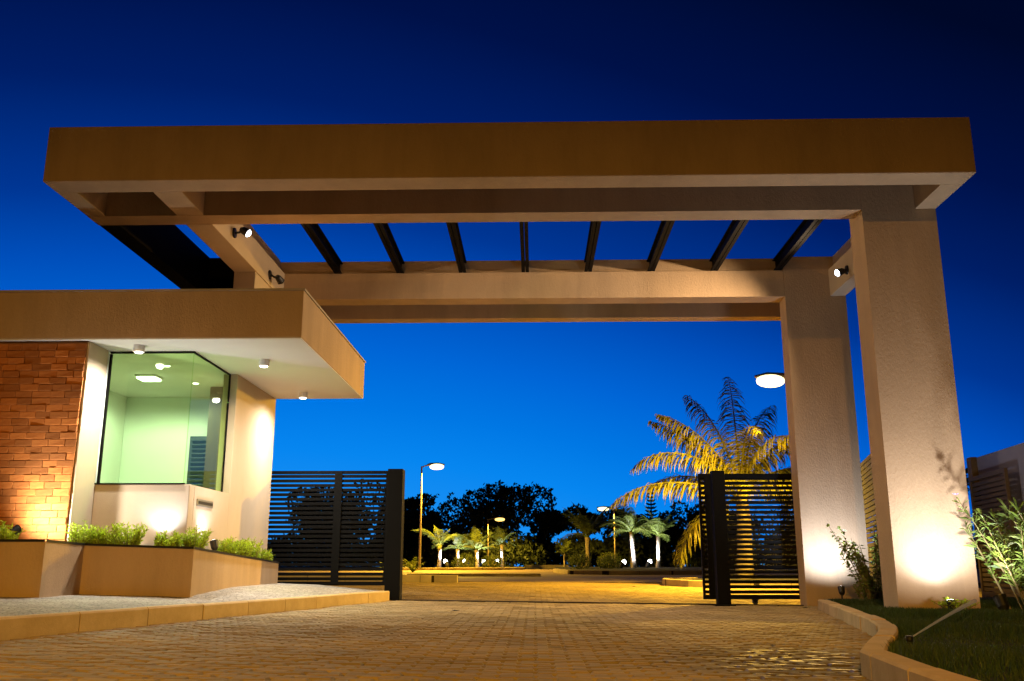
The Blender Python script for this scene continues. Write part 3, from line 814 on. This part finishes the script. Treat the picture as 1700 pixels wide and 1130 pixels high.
# ------------------------------------------------------------------ street lamps
def street_lamp(x, y, hgt, arm, label, watt, col, face, z=None, r=.05, head=.55, group='street lamps along the inner road', size=.15, cone=165, blend=.4, aim=None):
    z0 = zg(x, y) if z is None else z
    t_ = thing('street_lamp', label, 'street lamp', (x, y, z0), group)
    b = MB(); b.tube([(x, y, z0), (x, y, z0 + hgt * .5), (x, y, z0 + hgt)], [r * 1.25, r, r * .8], 10); b.build('pole', M['pole'], t_)
    s = 1 if arm > 0 else -1
    b = MB(); b.tube([(x, y, z0 + hgt - .05), (x + arm * .5, y, z0 + hgt + .03), (x + arm, y, z0 + hgt + .05)], r * .6, 8); b.build('arm', M['pole'], t_)
    hx = x + arm
    b = MB(); b.tube([(hx - s * .1, y, z0 + hgt + .06), (hx + s * .05, y, z0 + hgt + .09), (hx + s * head * .6, y, z0 + hgt + .10), (hx + s * head, y, z0 + hgt + .08)], [.04, .075, .08, .03], 10); b.build('lamp_head', M['pole'], t_)
    b = MB(); prof = [(math.cos(q / 8 * math.pi), math.sin(q / 8 * math.pi)) for q in range(9)]
    b.tube([(hx + s * head * (.5 - .46 * c_), y, z0 + hgt - .02) for c_, s_ in prof], [max(.01, .155 * s_ ** .8) for c_, s_ in prof], 18)
    b.build('lamp_glass', M[face], t_, smooth=True)
    if watt: spot(t_, (hx + s * head * .5, y, z0 + hgt - .24), aim or (hx + s * head * .5, y + .0, 0), watt, cone, col, blend, size)
    return t_
street_lamp(-5.42, 45, 4.85, .35, 'tall street lamp with a bright pale head just beyond the wide gate', 9000, SODIUM, 'bulb_pale', head=.75)
street_lamp(-3.95, 80, 3.85, .55, 'distant orange street lamp before the big dark tree', 7000, SODIUM, 'bulb_sodium', head=.9, r=.06)
street_lamp(5.85, 70, 4.15, -.35, 'distant street lamp with its head turned left, near the conifer', 9000, SODIUM, 'bulb_pale', head=.9, r=.06)
street_lamp(6.12, 21.0, 4.62, -.4, 'nearest bright street lamp beside the coconut palm, half behind the pillar', 8500, SODIUM, 'bulb_pale', head=.7, r=.07, blend=.6, aim=(2.8, 21.5, 0))
street_lamp(-4.9, -13.0, 8.6, 2.2, 'roadside street lamp out on the public road', 18500, AMBER, 'bulb_sodium', z=0, r=.07, group='roadside lamps', cone=180, blend=.5)

# ------------------------------------------------------------------ plants
def frond(mb, base, az, elev, length, droop, nl, leaf, lw, rr=.02, twist=0., hang=.5, rng=R):
    """pinnate frond: arching midrib with leaflets hanging from both sides"""
    pts = []; p = Vector(base); e = elev; K = 12; step = length / K
    dirs = []
    for i in range(K + 1):
        d = Vector((math.cos(az) * math.cos(e), math.sin(az) * math.cos(e), math.sin(e)))
        pts.append(p.copy()); dirs.append(d)
        p = p + d * step; e -= droop / K * (.5 + 1.2 * i / K)
    mb.tube(pts, [rr * (1 - .85 * i / K) for i in range(K + 1)], 4, cap=False)
    side0 = Vector((-math.sin(az), math.cos(az), 0))
    for k in range(nl):
        t = .14 + .86 * (k + .5) / nl
        fi = t * K; i = min(K - 1, int(fi)); q = pts[i].lerp(pts[i + 1], fi - i); d = dirs[i]
        L_ = leaf * (math.sin(math.pi * min(1, .12 + t * .93)) ** .6) * rng.uniform(.85, 1.1)
        for s in (-1, 1):
            side = (side0 * s * math.cos(twist) + d.cross(side0) * s * math.sin(twist))
            out = (side + d * rng.uniform(.55, .85) + Vector((0, 0, -hang * rng.uniform(.3, 1.0)))).normalized()
            a = q; c1 = q + out * L_ * .5; out2 = (out + Vector((0, 0, -hang * rng.uniform(.7, 1.5)))).normalized(); c2 = c1 + out2 * L_ * .5
            w = d * lw
            k0 = len(mb.v)
            mb.v += [tuple(a - w * .6), tuple(a + w * .6), tuple(c1 + w), tuple(c1 - w), tuple(c2)]
            mb.f += [(k0, k0 + 1, k0 + 2, k0 + 3), (k0 + 3, k0 + 2, k0 + 4)]
def raw(mb, name, material, parent):
    return link(name, mesh(name, mb.v, mb.f), material, parent)
# coconut palm
cx, cy, cz = 5.35, 24.6, 2.35
cp = thing('coconut_palm', 'big coconut palm lit yellow behind the narrow gate leaf', 'palm tree', (5.35, 24.6, zg(5.35, 24.6)))
b = MB(); b.tube([(cx - .05, cy, .1), (cx, cy, .9), (cx + .03, cy, 1.7), (cx, cy, cz + .1)], [.28, .2, .18, .16], 12); b.build('trunk', M['palm_bark'], cp, smooth=True)
def coco_frond(mb, base, az, elev, length, droop, nl, leaf, lw, rr, rng):
    pts = []; dirs = []; p = Vector(base); e = elev; K = 16; step = length / K; azz = az
    for i in range(K + 1):
        d = Vector((math.cos(azz) * math.cos(e), math.sin(azz) * math.cos(e), math.sin(e)))
        pts.append(p.copy()); dirs.append(d); p = p + d * step; e -= droop / K * (.35 + 1.4 * i / K)
    mb.tube(pts, [rr * (1 - .9 * i / K) for i in range(K + 1)], 5, cap=False)
    side0 = Vector((-math.sin(az), math.cos(az), 0))
    for k in range(nl):
        t = .12 + .88 * (k + .5) / nl
        fi = t * K; i = min(K - 1, int(fi)); q = pts[i].lerp(pts[i + 1], fi - i); d = dirs[i]
        L_ = leaf * max(.25, math.sin(math.pi * min(1, .10 + t * .88)) ** .55)
        for s in (-1, 1):
            l_ = L_ * rng.uniform(.8, 1.12)
            up = max(0, d.z); v1 = (side0 * s * rng.uniform(.5, .9) + d * rng.uniform(.5, .9) * (1 - .5 * up) + Vector((0, 0, -rng.uniform(.0, .35) - .35 * up)) + d.cross(side0) * rng.uniform(-.35, .35)).normalized()
            v2 = (v1 + Vector((0, 0, -rng.uniform(.7, 1.3)))).normalized(); v3 = (v2 + Vector((0, 0, -rng.uniform(1.0, 2.2)))).normalized()
            c1 = q + v1 * l_ * .36; c2 = c1 + v2 * l_ * .34; c3 = c2 + v3 * l_ * .30
            w = (d + Vector((0, 0, .3 * rng.uniform(-1, 1)))).normalized() * lw
            k0 = len(mb.v)
            mb.v += [tuple(q - w * .6), tuple(q + w * .6), tuple(c1 + w), tuple(c1 - w), tuple(c2 + w * .8), tuple(c2 - w * .8), tuple(c3)]
            mb.f += [(k0, k0 + 1, k0 + 2, k0 + 3), (k0 + 3, k0 + 2, k0 + 4, k0 + 5), (k0 + 5, k0 + 4, k0 + 6)]
spec = [(182, 20, 3.4, 1.15), (176, 46, 3.1, 1.75), (208, -14, 2.7, 1.2), (158, 56, 3.2, .75), (128, 72, 3.3, .7), (85, 78, 3.6, .55), (48, 70, 3.2, .9), (272, 76, 2.9, 2.2),
        (300, 62, 2.8, 1.9), (12, 56, 3.3, 1.0), (-8, 28, 3.3, 1.4), (-30, 20, 2.7, 1.4), (235, 24, 2.4, 1.7), (100, 45, 3.0, 1.0), (140, 30, 3.0, 1.1), (262, 22, 1.9, 1.6), (168, 64, 3.0, .9)]
for az, el, ln, dr_ in spec:
    mb = MB(); coco_frond(mb, (cx, cy, cz + R.uniform(-.05, .25)), rad(az), rad(el), ln * R.uniform(.97, 1.05), dr_, 70, .74, .018, .04, R)
    raw(mb, 'frond', M['coco_leaf'], cp)
# small palms in the planted islands
pfm = []
for k in range(3):
    mb = MB(); rr = random.Random(90 + k); frond(mb, (0, 0, 0), 0, rad((58, 28, 76)[k]), (1.25, 1.2, 1.15)[k], (1.35, 1.5, .8)[k], 24, .30, .017, .02, hang=.3, rng=rr)
    me = mesh('frond', mb.v, mb.f); me.materials.append(M['palm_leaf']); pfm.append(me)
def small_palm(x, y, th, fl, label, nfr=13, tr=.11, lit=0, aim=None, spread=1.):
    z = zg(x, y)
    t_ = thing('small_palm', label, 'palm tree', (x, y, z), 'small palms in the planted islands')
    t_.rotation_euler = (R.uniform(-.03, .03), R.uniform(-.06, .06), 0)
    b = MB(); b.tube([(0, 0, -.05), (.02, 0, th * .3), (.0, 0, th * .7), (.0, .01, th)], [tr * 1.3, tr * .85, tr * .75, tr * .95], 10)
    b.build('trunk', M['palm_bark'], t_, smooth=True, local=True)
    ph = R.uniform(0, 6); mixk = R.choice([(0, 0, 1, 2), (0, 1, 1, 2), (0, 2, 1, 0)])
    for k in range(nfr):
        me = pfm[mixk[k % 4]]
        o = bpy.data.objects.new('frond', me); COL.objects.link(o); o.parent = t_
        o.location = (0, 0, th); s = fl * R.uniform(.65, 1.2); o.scale = (s, s * R.choice((-1, 1)), s)
        o.rotation_euler = (R.uniform(-.25, .25), R.uniform(-.3, .2), ph + k * 2.4 + R.uniform(-.4, .4))
    return t_
small_palm(-4.82, 48, 1.15, 1.25, 'small floodlit palm nearest the tall street lamp')
small_palm(-4.12, 51, 1.0, 1.0, 'shortest floodlit palm, second from the tall street lamp')
small_palm(-2.95, 49, .95, 1.15, 'leafy floodlit palm beside the dark round shrub, third from the tall street lamp')
small_palm(-1.75, 52, 1.25, .9, 'slim floodlit palm under the distant orange street lamp')
small_palm(4.62, 45, 1.75, 1.35, 'brightest floodlit palm with a white trunk, left of the coconut palm', nfr=18, tr=.12)
small_palm(5.85, 46, 1.55, 1.35, 'floodlit palm with a darker crown, just left of the narrow gate', nfr=16, tr=.115)
small_palm(2.75, 50, 1.6, 1.6, 'unlit brownish palm with a wide crown on the middle island', nfr=18, tr=.16)
small_palm(1.45, 48, .75, .7, 'tiny stiff palm at the tip of the middle island', nfr=11, tr=.06)
small_palm(5.25, 52, 1.5, 1.3, 'dim palm standing between the two floodlit palms near the coconut palm', nfr=14, tr=.12)
for (x, y, w, lab, px) in ((-4.40, 47.7, 214, 'ground floodlight at the foot of the palm nearest the tall street lamp', -4.8), (-3.68, 50.7, 195, 'ground floodlight at the foot of the shortest palm', -4.1),
                       (-2.55, 48.7, 195, 'ground floodlight at the foot of the leafy third palm', -2.95), (-2.1, 51.7, 143, 'ground floodlight at the foot of the slim palm', -1.75),
                       (4.0, 44.2, 700, 'glaring ground floodlight before the brightest palm', 4.6), (5.35, 45.5, 500, 'ground floodlight by the palm next to the narrow gate', 5.8)):
    z = zg(x, y)
    floodlight((x, y, z + .28), (px, y + .25, z + 1.0), lab, w, 140, (.92, .95, 1.05), scale=2.2, group='ground floodlights under the palms', post=.28, blend=1)

def leaf_cloud(lobes, count, size, rng, flat=.6, shell=.55):
    """many small leaf faces spread through the volume of several lobes"""
    wts = np.array([a * b * c for (_, _, _, a, b, c) in lobes]); wts = wts / wts.sum()
    idx = rng.choice(len(lobes), count, p=wts); lb = np.array(lobes)[idx]
    d = rng.normal(size=(count, 3)); d /= np.linalg.norm(d, axis=1)[:, None]
    r = (shell + (1 - shell) * rng.random(count)) ** .6 * rng.uniform(.86, 1.12, count)
    c = lb[:, :3] + d * lb[:, 3:] * r[:, None]
    n = rng.normal(size=(count, 3)); n[:, 2] *= flat; n /= np.linalg.norm(n, axis=1)[:, None]
    a = np.cross(n, rng.normal(size=(count, 3))); a /= np.linalg.norm(a, axis=1)[:, None]; b = np.cross(n, a)
    s = size * rng.uniform(.6, 1.3, count)[:, None]
    return np.stack([c - a * s, c + b * s * .5, c + a * s], 1), np.stack([c - a * s, c + a * s, c - b * s * .5], 1)
def cloud_mesh(name, lobes, count, size, seed, **k):
    q = leaf_cloud(lobes, count, size, np.random.default_rng(seed), **k)
    return tri_mesh(name, np.concatenate(q))
def tree(x, y, hgt, wid, label, seed, count=5200, leaf=.16, trunk=.25, squat=1., name='tree', cat='tree', low=.3):
    r2 = random.Random(seed); z = zg(x, y)
    t_ = thing(name, label, cat, (x, y, z), 'dark trees beyond the gate')
    lobes = []
    for k in range(15):
        a = r2.uniform(0, 6.283); rr = wid * .5 * r2.uniform(.1, .75); hh = hgt * r2.uniform(low + .12, .86)
        rs = wid * r2.uniform(.13, .24) * (1.15 - .5 * abs(hh / hgt - .6))
        lobes.append((x + math.cos(a) * rr, y + math.sin(a) * rr, z + hh, rs, rs, rs * r2.uniform(.6, .85) * squat))
    b = MB(); b.tube([(x, y, z - .1), (x + .1, y, z + hgt * .25), (x, y, z + hgt * .45)], [trunk, trunk * .75, trunk * .55], 8)
    for lb in lobes[:9]:
        m_ = Vector((x, y, z + hgt * .38)).lerp(Vector(lb[:3]), .5) + Vector((0, 0, -.05 * hgt))
        b.tube([(x, y, z + hgt * r2.uniform(.25, .42)), m_, lb[:3]], [trunk * .4, trunk * .25, trunk * .08], 5)
    b.build('trunk', M['bark'], t_, smooth=True)
    # a few loose sprays past the outline
    for k in range(7):
        a = r2.uniform(0, 6.283); rr = wid * r2.uniform(.1, .42); rs = wid * r2.uniform(.14, .2)
        if low < .12: lobes.append((x + math.cos(a) * rr, y + math.sin(a) * rr, z + hgt * r2.uniform(.08, .3), rs, rs, rs * .8))
    extra = [(lb[0] + r2.uniform(-1, 1) * lb[3] * 1.1, lb[1], lb[2] + r2.uniform(.2, 1) * lb[5], lb[3] * .3, lb[4] * .3, lb[5] * .3) for lb in lobes]
    link('crown', cloud_mesh('crown', lobes + extra, count, leaf, seed), M['tree_leaf'], t_)
    return t_
tree(-3.0, 84, 7.0, 8.8, 'largest dark broad tree behind the distant orange street lamp', 11, 9000, .2, .35, low=.05)
tree(-7.9, 72, 4.6, 7.0, 'low dark tree behind the tall street lamp', 12, 6000, .17, low=.0)
tree(.8, 88, 5.6, 5.0, 'dark tree filling the middle gap right of the largest tree', 13, 5000, .2, low=.0)
tree(3.6, 78, 5.7, 4.4, 'dark tree rising behind the head of the distant lamp turned left', 14, 5000, .18, low=.05)
tree(7.2, 80, 5.0, 5.0, 'dark tree between the distant lamp and the conifer', 15, 5000, .18, low=.0)
tree(10.8, 82, 4.6, 5.5, 'dark tree at the foot of the conifer', 16, 5200, .18, low=.0)
tree(13.2, 78, 5.6, 4.5, 'dark loose tree seen under the arching palm fronds', 17, 3600, .17, low=.0)
tree(12.0, 60, 3.4, 6.0, 'low dark tree mass behind the narrow gate', 18, 5200, .16, low=.0)
tree(6.7, 20.6, 2.2, 1.5, 'dark bushy tree close behind the narrow gate slats', 19, 2600, .05, .06, low=.1)
for k, (x, y, h_, w_, lab) in enumerate(((-18.6, 80, 6.9, 6.0, 'dark tree behind the guard house end of the wide gate'),
        (-15.0, 74, 6.5, 6.5, 'loose dark tree behind the middle of the first gate panel'), (-11.9, 78, 7.1, 4.6, 'dark tree behind the centre stile of the wide gate'), (-9.3, 80, 6.9, 4.2, 'dark tree behind the second panel of the wide gate, next to its post'),
        (20, 70, 7.5, 7, 'tall dark tree showing through the slats of the narrow gate'), (25.5, 62, 8.0, 6, 'dark tree peeping over the slatted fence'))):
    tree(x, y, h_, w_, lab, 30 + k, 4200, .19, low=.05)
# the wood far behind, one dark mass
lob = []
r2 = random.Random(5)
for k in range(70):
    xx = -62 + k * 1.95 + r2.uniform(-.6, .6); hh = r2.uniform(1.9, 3.1)
    lob.append((xx, 96 + r2.uniform(-2, 2), .62 + hh * .45, 2.0, 1.4, hh * .55))
    lob.append((xx + 1, 94 + r2.uniform(-1, 1), 1.2, 1.7, 1.0, .9))
stuff(link('far_wood', cloud_mesh('far_wood', lob, 60000, .2, 77, shell=.2), M['tree_leaf']))
# conifer with whorled branches
t_ = thing('conifer', 'slender dark conifer with whorled branches standing above the trees', 'conifer tree', (10.4, 85, zg(10, 85)))
z = zg(10, 85); b = MB(); b.tube([(10.4, 85, z), (10.4, 85, z + 6.6)], [.16, .03], 8); b.build('trunk', M['bark'], t_)
mb = MB()
for k in range(15):
    hz = z + 1.8 + k * .32; ln = 1.05 * (1 - k / 17) + .08
    for q in range(7):
        a = q * .9 + k * .5
        d = Vector((math.cos(a), math.sin(a), .18)); p0 = Vector((10.4, 85, hz))
        mb.tube([p0, p0 + d * ln * .6, p0 + d * ln + Vector((0, 0, .08))], [.05, .085, .03], 5)
mb.build('branch_whorls', M['tree_leaf'], t_)
# round shrubs and low planting in the islands
def round_shrub(x, y, r, label, seed, mt='bush_leaf', count=1400, leaf=.035, squash=.8, group='round shrubs in the planted islands', z=None, cat='shrub'):
    z = zg(x, y) if z is None else z
    t_ = thing('shrub', label, cat, (x, y, z), group)
    r2 = random.Random(seed)
    lobes = [(x + r2.uniform(-.3, .3) * r, y + r2.uniform(-.3, .3) * r, z + r * .55 * squash + r2.uniform(-.1, .2) * r, r * .72, r * .72, r * .62 * squash) for _ in range(4)]
    link('foliage', cloud_mesh('foliage', lobes, count, leaf, seed), M[mt], t_)
    b = MB()
    for q in range(5):
        a = q * 1.257; b.tube([(x, y, z - .02), (x + math.cos(a) * r * .4, y + math.sin(a) * r * .4, z + r * .7 * squash)], [.02 * r + .006, .006], 5)
    b.build('stems', M['stem'], t_)
round_shrub(2.05, 43.5, .75, 'clipped round shrub at the foot of the unlit brownish palm', 61)
round_shrub(3.3, 43.5, .62, 'round shrub halfway to the brightest palm', 62)
round_shrub(-3.35, 46.5, .75, 'dark round shrub between the shortest and the leafy third floodlit palm', 63)
round_shrub(-2.15, 47.5, .7, 'dark shrub under the orange street lamp', 64)
round_shrub(3.75, 47, .8, 'yellowish shrub behind the brightest palm', 65, 'nandina_leaf')
for k, (x, lab) in enumerate(((-6.15, 'spiky low plant nearest the thick gate post'), (-5.85, 'upright spiky plant near the thick gate post'), (-5.2, 'low spiky plant at the foot of the tall street lamp'))):
    y = 40 + k * .4; z = zg(x, y)
    t_ = thing('spiky_plant', lab, 'plant', (x, y, z), 'spiky plants beyond the wide gate')
    mb = MB()
    for q in range(13):
        frond(mb, (0, 0, 0), q * 2.4, rad(R.uniform(35, 80)), R.uniform(.6, .95), 1.0, 7, .16, .018, .02, hang=.3)
    link('leaves', mesh('leaves', mb.v, mb.f), M['nandina_leaf'], t_, local=True)

# planted islands with kerbs beyond the gate
def island(path, name, wid=.18, h=.17, dz=0., label=None):
    return kerb_run(path, 'kerb', wid, h, 1, 1.1, material='stone_far')
def turf(pts, dz):
    v = [(x, y, zg(x, y) + dz) for x, y in pts]
    o = link('island_lawn', mesh('island_lawn', v, [tuple(range(len(v)))]), M['ground']); struct(o)
    if o.data.polygons[0].normal.z < 0: o.data.flip_normals()
kerb_run([(-1.95, 24.0), (-2.6, 24.1), (-5.5, 24.0), (-8.5, 23.8)], 'kerb', .16, .18, 1, 1.0, material='stone_far')
turf([(-1.97, 24.15), (-5.5, 24.15), (-8.5, 24.0), (-9, 30), (-4.4, 31)], .13)
kerb_run([(-4.6, 34.5), (.2, 34.5)], 'kerb', .2, .11, -1, 1.3, material='stone_far')
kerb_run([(4.1, 25.2), (3.3, 24.5), (3.1, 23.7), (3.6, 22.7), (5.0, 21.9), (7.5, 21.5)][::-1], 'kerb', .16, .16, 1, .9, material='stone_far')
turf([(4.1, 25.1), (3.4, 24.4), (3.25, 23.7), (3.75, 22.85), (5.1, 22.05), (9.5, 21.6), (9.8, 27)], .14)
kerb_run([(.75, 40.5), (1.3, 37.8), (2.6, 37.0), (5.2, 37.0), (8.5, 37.6)], 'kerb', .2, .16, -1, 1.2, material='stone_far')
turf([(.9, 40.5), (1.4, 38), (2.7, 37.2), (5.2, 37.2), (8.5, 37.8), (8.5, 47), (1, 49)], .12)
kerb_run([(-6.5, 44.5), (-2.0, 44.8), (-.5, 46.5)], 'kerb', .2, .12, -1, 1.3, material='stone_far')
kerb_run([(-.6, 57), (2.0, 57)], 'kerb', .25, .15, -1, 1.3, material='stone_far')

# planter clumps of fine bright foliage
def feather_clump(x, y, z, rx, hgt, label, seed, nb=900):
    rx *= 1.0; hgt *= 1.45; z += .03
    r2 = random.Random(seed)
    t_ = thing('planter_shrub', label, 'shrub', (x, y, z), 'feathery shrubs in the planter')
    mb = MB(); st = MB()
    for q in range(nb // 14):
        a = r2.uniform(0, 6.283); ro = rx * math.sqrt(r2.random()) * .8
        p = Vector((math.cos(a) * ro, math.sin(a) * ro * .7, -.03)); tilt = Vector((math.cos(a) * .5 * ro / rx + r2.uniform(-.25, .25), math.sin(a) * .5 * ro / rx + r2.uniform(-.25, .25), 1)).normalized()
        hh = hgt * r2.uniform(.4, 1.15) * (1 - .45 * (ro / rx) ** 2)
        st.tube([p, p + tilt * hh], [.004, .0015], 4, cap=False)
        for k in range(24):
            t = r2.uniform(.15, 1.0); q0 = p + tilt * hh * t
            d = Vector((r2.uniform(-1, 1), r2.uniform(-1, 1), r2.uniform(.1, 1.0))).normalized(); L_ = r2.uniform(.03, .075)
            w = d.cross(Vector((r2.uniform(-1, 1), r2.uniform(-1, 1), .3))).normalized() * r2.uniform(.004, .009)
            k0 = len(mb.v); mb.v += [tuple(q0), tuple(q0 + d * L_ * .5 + w), tuple(q0 + d * L_), tuple(q0 + d * L_ * .5 - w)]; mb.f.append((k0, k0 + 1, k0 + 2, k0 + 3))
    link('foliage', mesh('foliage', mb.v, mb.f), M['shrub_leaf'], t_, local=True)
    link('stems', mesh('stems', st.v, st.f), M['stem'], t_, local=True)
for i, a in enumerate([(-5.97, 10.0, .80, .15, .17, 'feathery shrub before the brick wall, in front of its floodlight'), (-5.66, 10.0, .80, .15, .16, 'feathery shrub before the bright corner of the brick wall'),
          (-5.14, 10.78, .79, .15, .20, 'tall bright feathery shrub below the plaster return of the brick wall'), (-4.93, 10.85, .78, .14, .20, 'bright feathery shrub in the middle of the planter front'), (-4.66, 10.82, .78, .15, .22, 'round bright feathery shrub below the middle of the window'),
          (-4.20, 10.86, .76, .13, .16, 'yellow-green feathery shrub beside the parapet floodlight'), (-3.97, 11.05, .75, .11, .20, 'bright feathery shrub at the planter corner'),
          (-4.00, 12.3, .72, .15, .16, 'feathery shrub along the side wall, just past the mail slot'), (-4.03, 12.85, .70, .15, .18, 'feathery shrub at the middle of the side wall'),
          (-4.06, 13.5, .68, .17, .22, 'feathery shrub near the rear of the side wall'), (-4.10, 14.4, .64, .13, .14, 'last dark feathery shrub next to the wide gate')]):
    feather_clump(*a, 100 + i)

# leafy shrub between the pillars
def leafy_shrub(x, y, z, hgt, wid, label, seed, nst, mt, leaf=.06, lw=.016, flowers=0, name='leafy_shrub', cat='shrub', per=38, lean=.35, start=.25, up=0.):
    r2 = random.Random(seed)
    t_ = thing(name, label, cat, (x, y, z))
    mb = MB(); st = MB(); fl = MB(); tips = []
    for q in range(nst):
        a = r2.uniform(0, 6.283); ro = wid * .3 * r2.random()
        p = Vector((math.cos(a) * ro, math.sin(a) * ro, -.03)); hh = hgt * r2.uniform(.6, 1.05)
        d = Vector((math.cos(a) * lean * r2.uniform(.3, 1.3), math.sin(a) * lean * r2.uniform(.3, 1.3), 1)).normalized()
        bend = Vector((math.cos(a), math.sin(a), 0)) * wid * .25 * r2.random()
        pts = [p + d * hh * t + bend * t * t for t in (0, .25, .5, .75, 1)]
        st.tube(pts, [.011, .010, .008, .006, .003], 5, cap=False); tips.append(pts[-1])
        for k in range(per):
            t = start + (1 - start) * r2.random() ** .8; i = min(3, int(t * 4)); q0 = pts[i].lerp(pts[i + 1], t * 4 - i)
            dd = Vector((r2.uniform(-1, 1), r2.uniform(-1, 1), r2.uniform(-.2, .9) + up)).normalized(); L_ = leaf * r2.uniform(.6, 1.25)
            w = dd.cross(Vector((r2.uniform(-.5, .5), r2.uniform(-.5, .5), 1))).normalized() * lw * r2.uniform(.7, 1.2)
            m_ = q0 + dd * L_ * .5; e_ = q0 + dd * L_ + Vector((0, 0, -L_ * r2.uniform(.1, .4)))
            k0 = len(mb.v); mb.v += [tuple(q0), tuple(m_ + w), tuple(e_), tuple(m_ - w)]; mb.f += [(k0, k0 + 1, k0 + 2), (k0, k0 + 2, k0 + 3)]
    link('foliage', mesh('foliage', mb.v, mb.f), M[mt], t_, local=True)
    link('stems', mesh('stems', st.v, st.f), M['stem'], t_, local=True)
    tips.sort(key=lambda p: -p.z)
    for tp in tips[:flowers]:
        fl = MB()
        for q in range(6):
            a = q * 1.047; d = Vector((math.cos(a), math.sin(a) * .7, .5)); w = Vector((-math.sin(a), math.cos(a), 0)) * .016
            c = tp + Vector((0, 0, .02)); fl.add([c, c + d * .022 + w, c + d * .045, c + d * .022 - w], [(0, 1, 2, 3)])
        link('flower', mesh('flower', fl.v, fl.f), M['pink'], t_, local=True)
leafy_shrub(4.92, 13.95, .13, 1.12, .75, 'light green leafy shrub at the foot of the rear pillar', 201, 38, 'nandina_leaf', .085, .024, per=44)
leafy_shrub(4.72, 13.62, .12, .36, .6, 'low leafy ground plant before the rear pillar, by the kerb', 202, 34, 'nandina_leaf', .06, .02, per=16)
leafy_shrub(4.95, 13.2, .13, .55, .7, 'low bushy plant behind the front pillar', 203, 26, 'bush_leaf', .07, .022, per=20)
leafy_shrub(5.36, 10.62, .15, 1.25, .8, 'tall flowering cane shrub right beside the front pillar', 204, 15, 'cane_leaf', .15, .009, 2, 'flowering_shrub', per=62, up=.5)
leafy_shrub(5.72, 10.40, .15, 1.35, .75, 'tall flowering cane shrub with long narrow leaves before the grey wall', 205, 14, 'cane_leaf', .21, .010, 2, 'flowering_shrub', per=56, up=.5)
leafy_shrub(5.72, 9.75, .15, 1.15, .6, 'narrow-leaved cane shrub at the picture edge nearest the lawn', 206, 9, 'cane_leaf', .32, .012, 1, 'flowering_shrub', per=40, lean=.3, up=.4)
leafy_shrub(5.45, 10.02, .15, .55, .8, 'low grassy tuft under the flowering canes', 207, 26, 'cane_leaf', .10, .010, per=22)
leafy_shrub(4.62, 10.83, .14, .14, .45, 'small bright clump lit at the foot of the front pillar', 208, 26, 'shrub_leaf', .06, .014, per=14, start=.05)

# sprinkler on the lawn
sx, sy = 2.30, 6.08; sz = lawn_z(sx, sy)
t_ = thing('sprinkler', 'black pop-up sprinkler on the dark lawn throwing a thin water jet', 'sprinkler', (sx, sy, sz))
b = MB(); b.tube([(sx, sy, sz - .02), (sx, sy, sz + .035)], [.018, .018], 12); b.tube([(sx, sy, sz + .036), (sx, sy, sz + .05), (sx, sy, sz + .07), (sx, sy, sz + .074)], [.016, .024, .024, .018], 12); b.build('sprinkler_head', M['black_plastic'], t_)
j0 = Vector((sx + .02, sy + .02, sz + .062)); j1 = Vector((4.30, 9.6, .27))
pts = []; rs = []
for i in range(15):
    t = i / 14; p = j0.lerp(j1, t); p.z += .03 * t * (1 - t); pts.append(p); rs.append(.004 + .016 * t)
b = MB(); b.tube(pts, rs, 10); b.build('water_jet', M['water'], t_, smooth=True)

# fallen leaves on the paving
for k, (x, y, lab) in enumerate(((-1.05, 11.9, 'dry fallen leaf on the paving before the thick gate post'), (1.75, 7.3, 'dry fallen leaf on the paving before the shadowed right side'), (2.35, 22.5, 'dry fallen leaf on the paving beyond the gate'), (4.0, 14.4, 'dry fallen leaf on the paving by the rear pillar'))):
    b = MB(); z = zg(x, y) + .004
    b.add([(0, 0, .0), (.06, .02, .018), (.13, 0, .006), (.06, -.03, .012), (.06, 0, .003)], [(0, 4, 1), (4, 2, 1), (0, 3, 4), (4, 3, 2)])
    o = b.build('fallen_leaf', M['bark']); o.location = (x, y, z); o.rotation_euler = (0, 0, k * 1.3)
    tag(o, lab, 'leaf', 'fallen leaves on the paving')
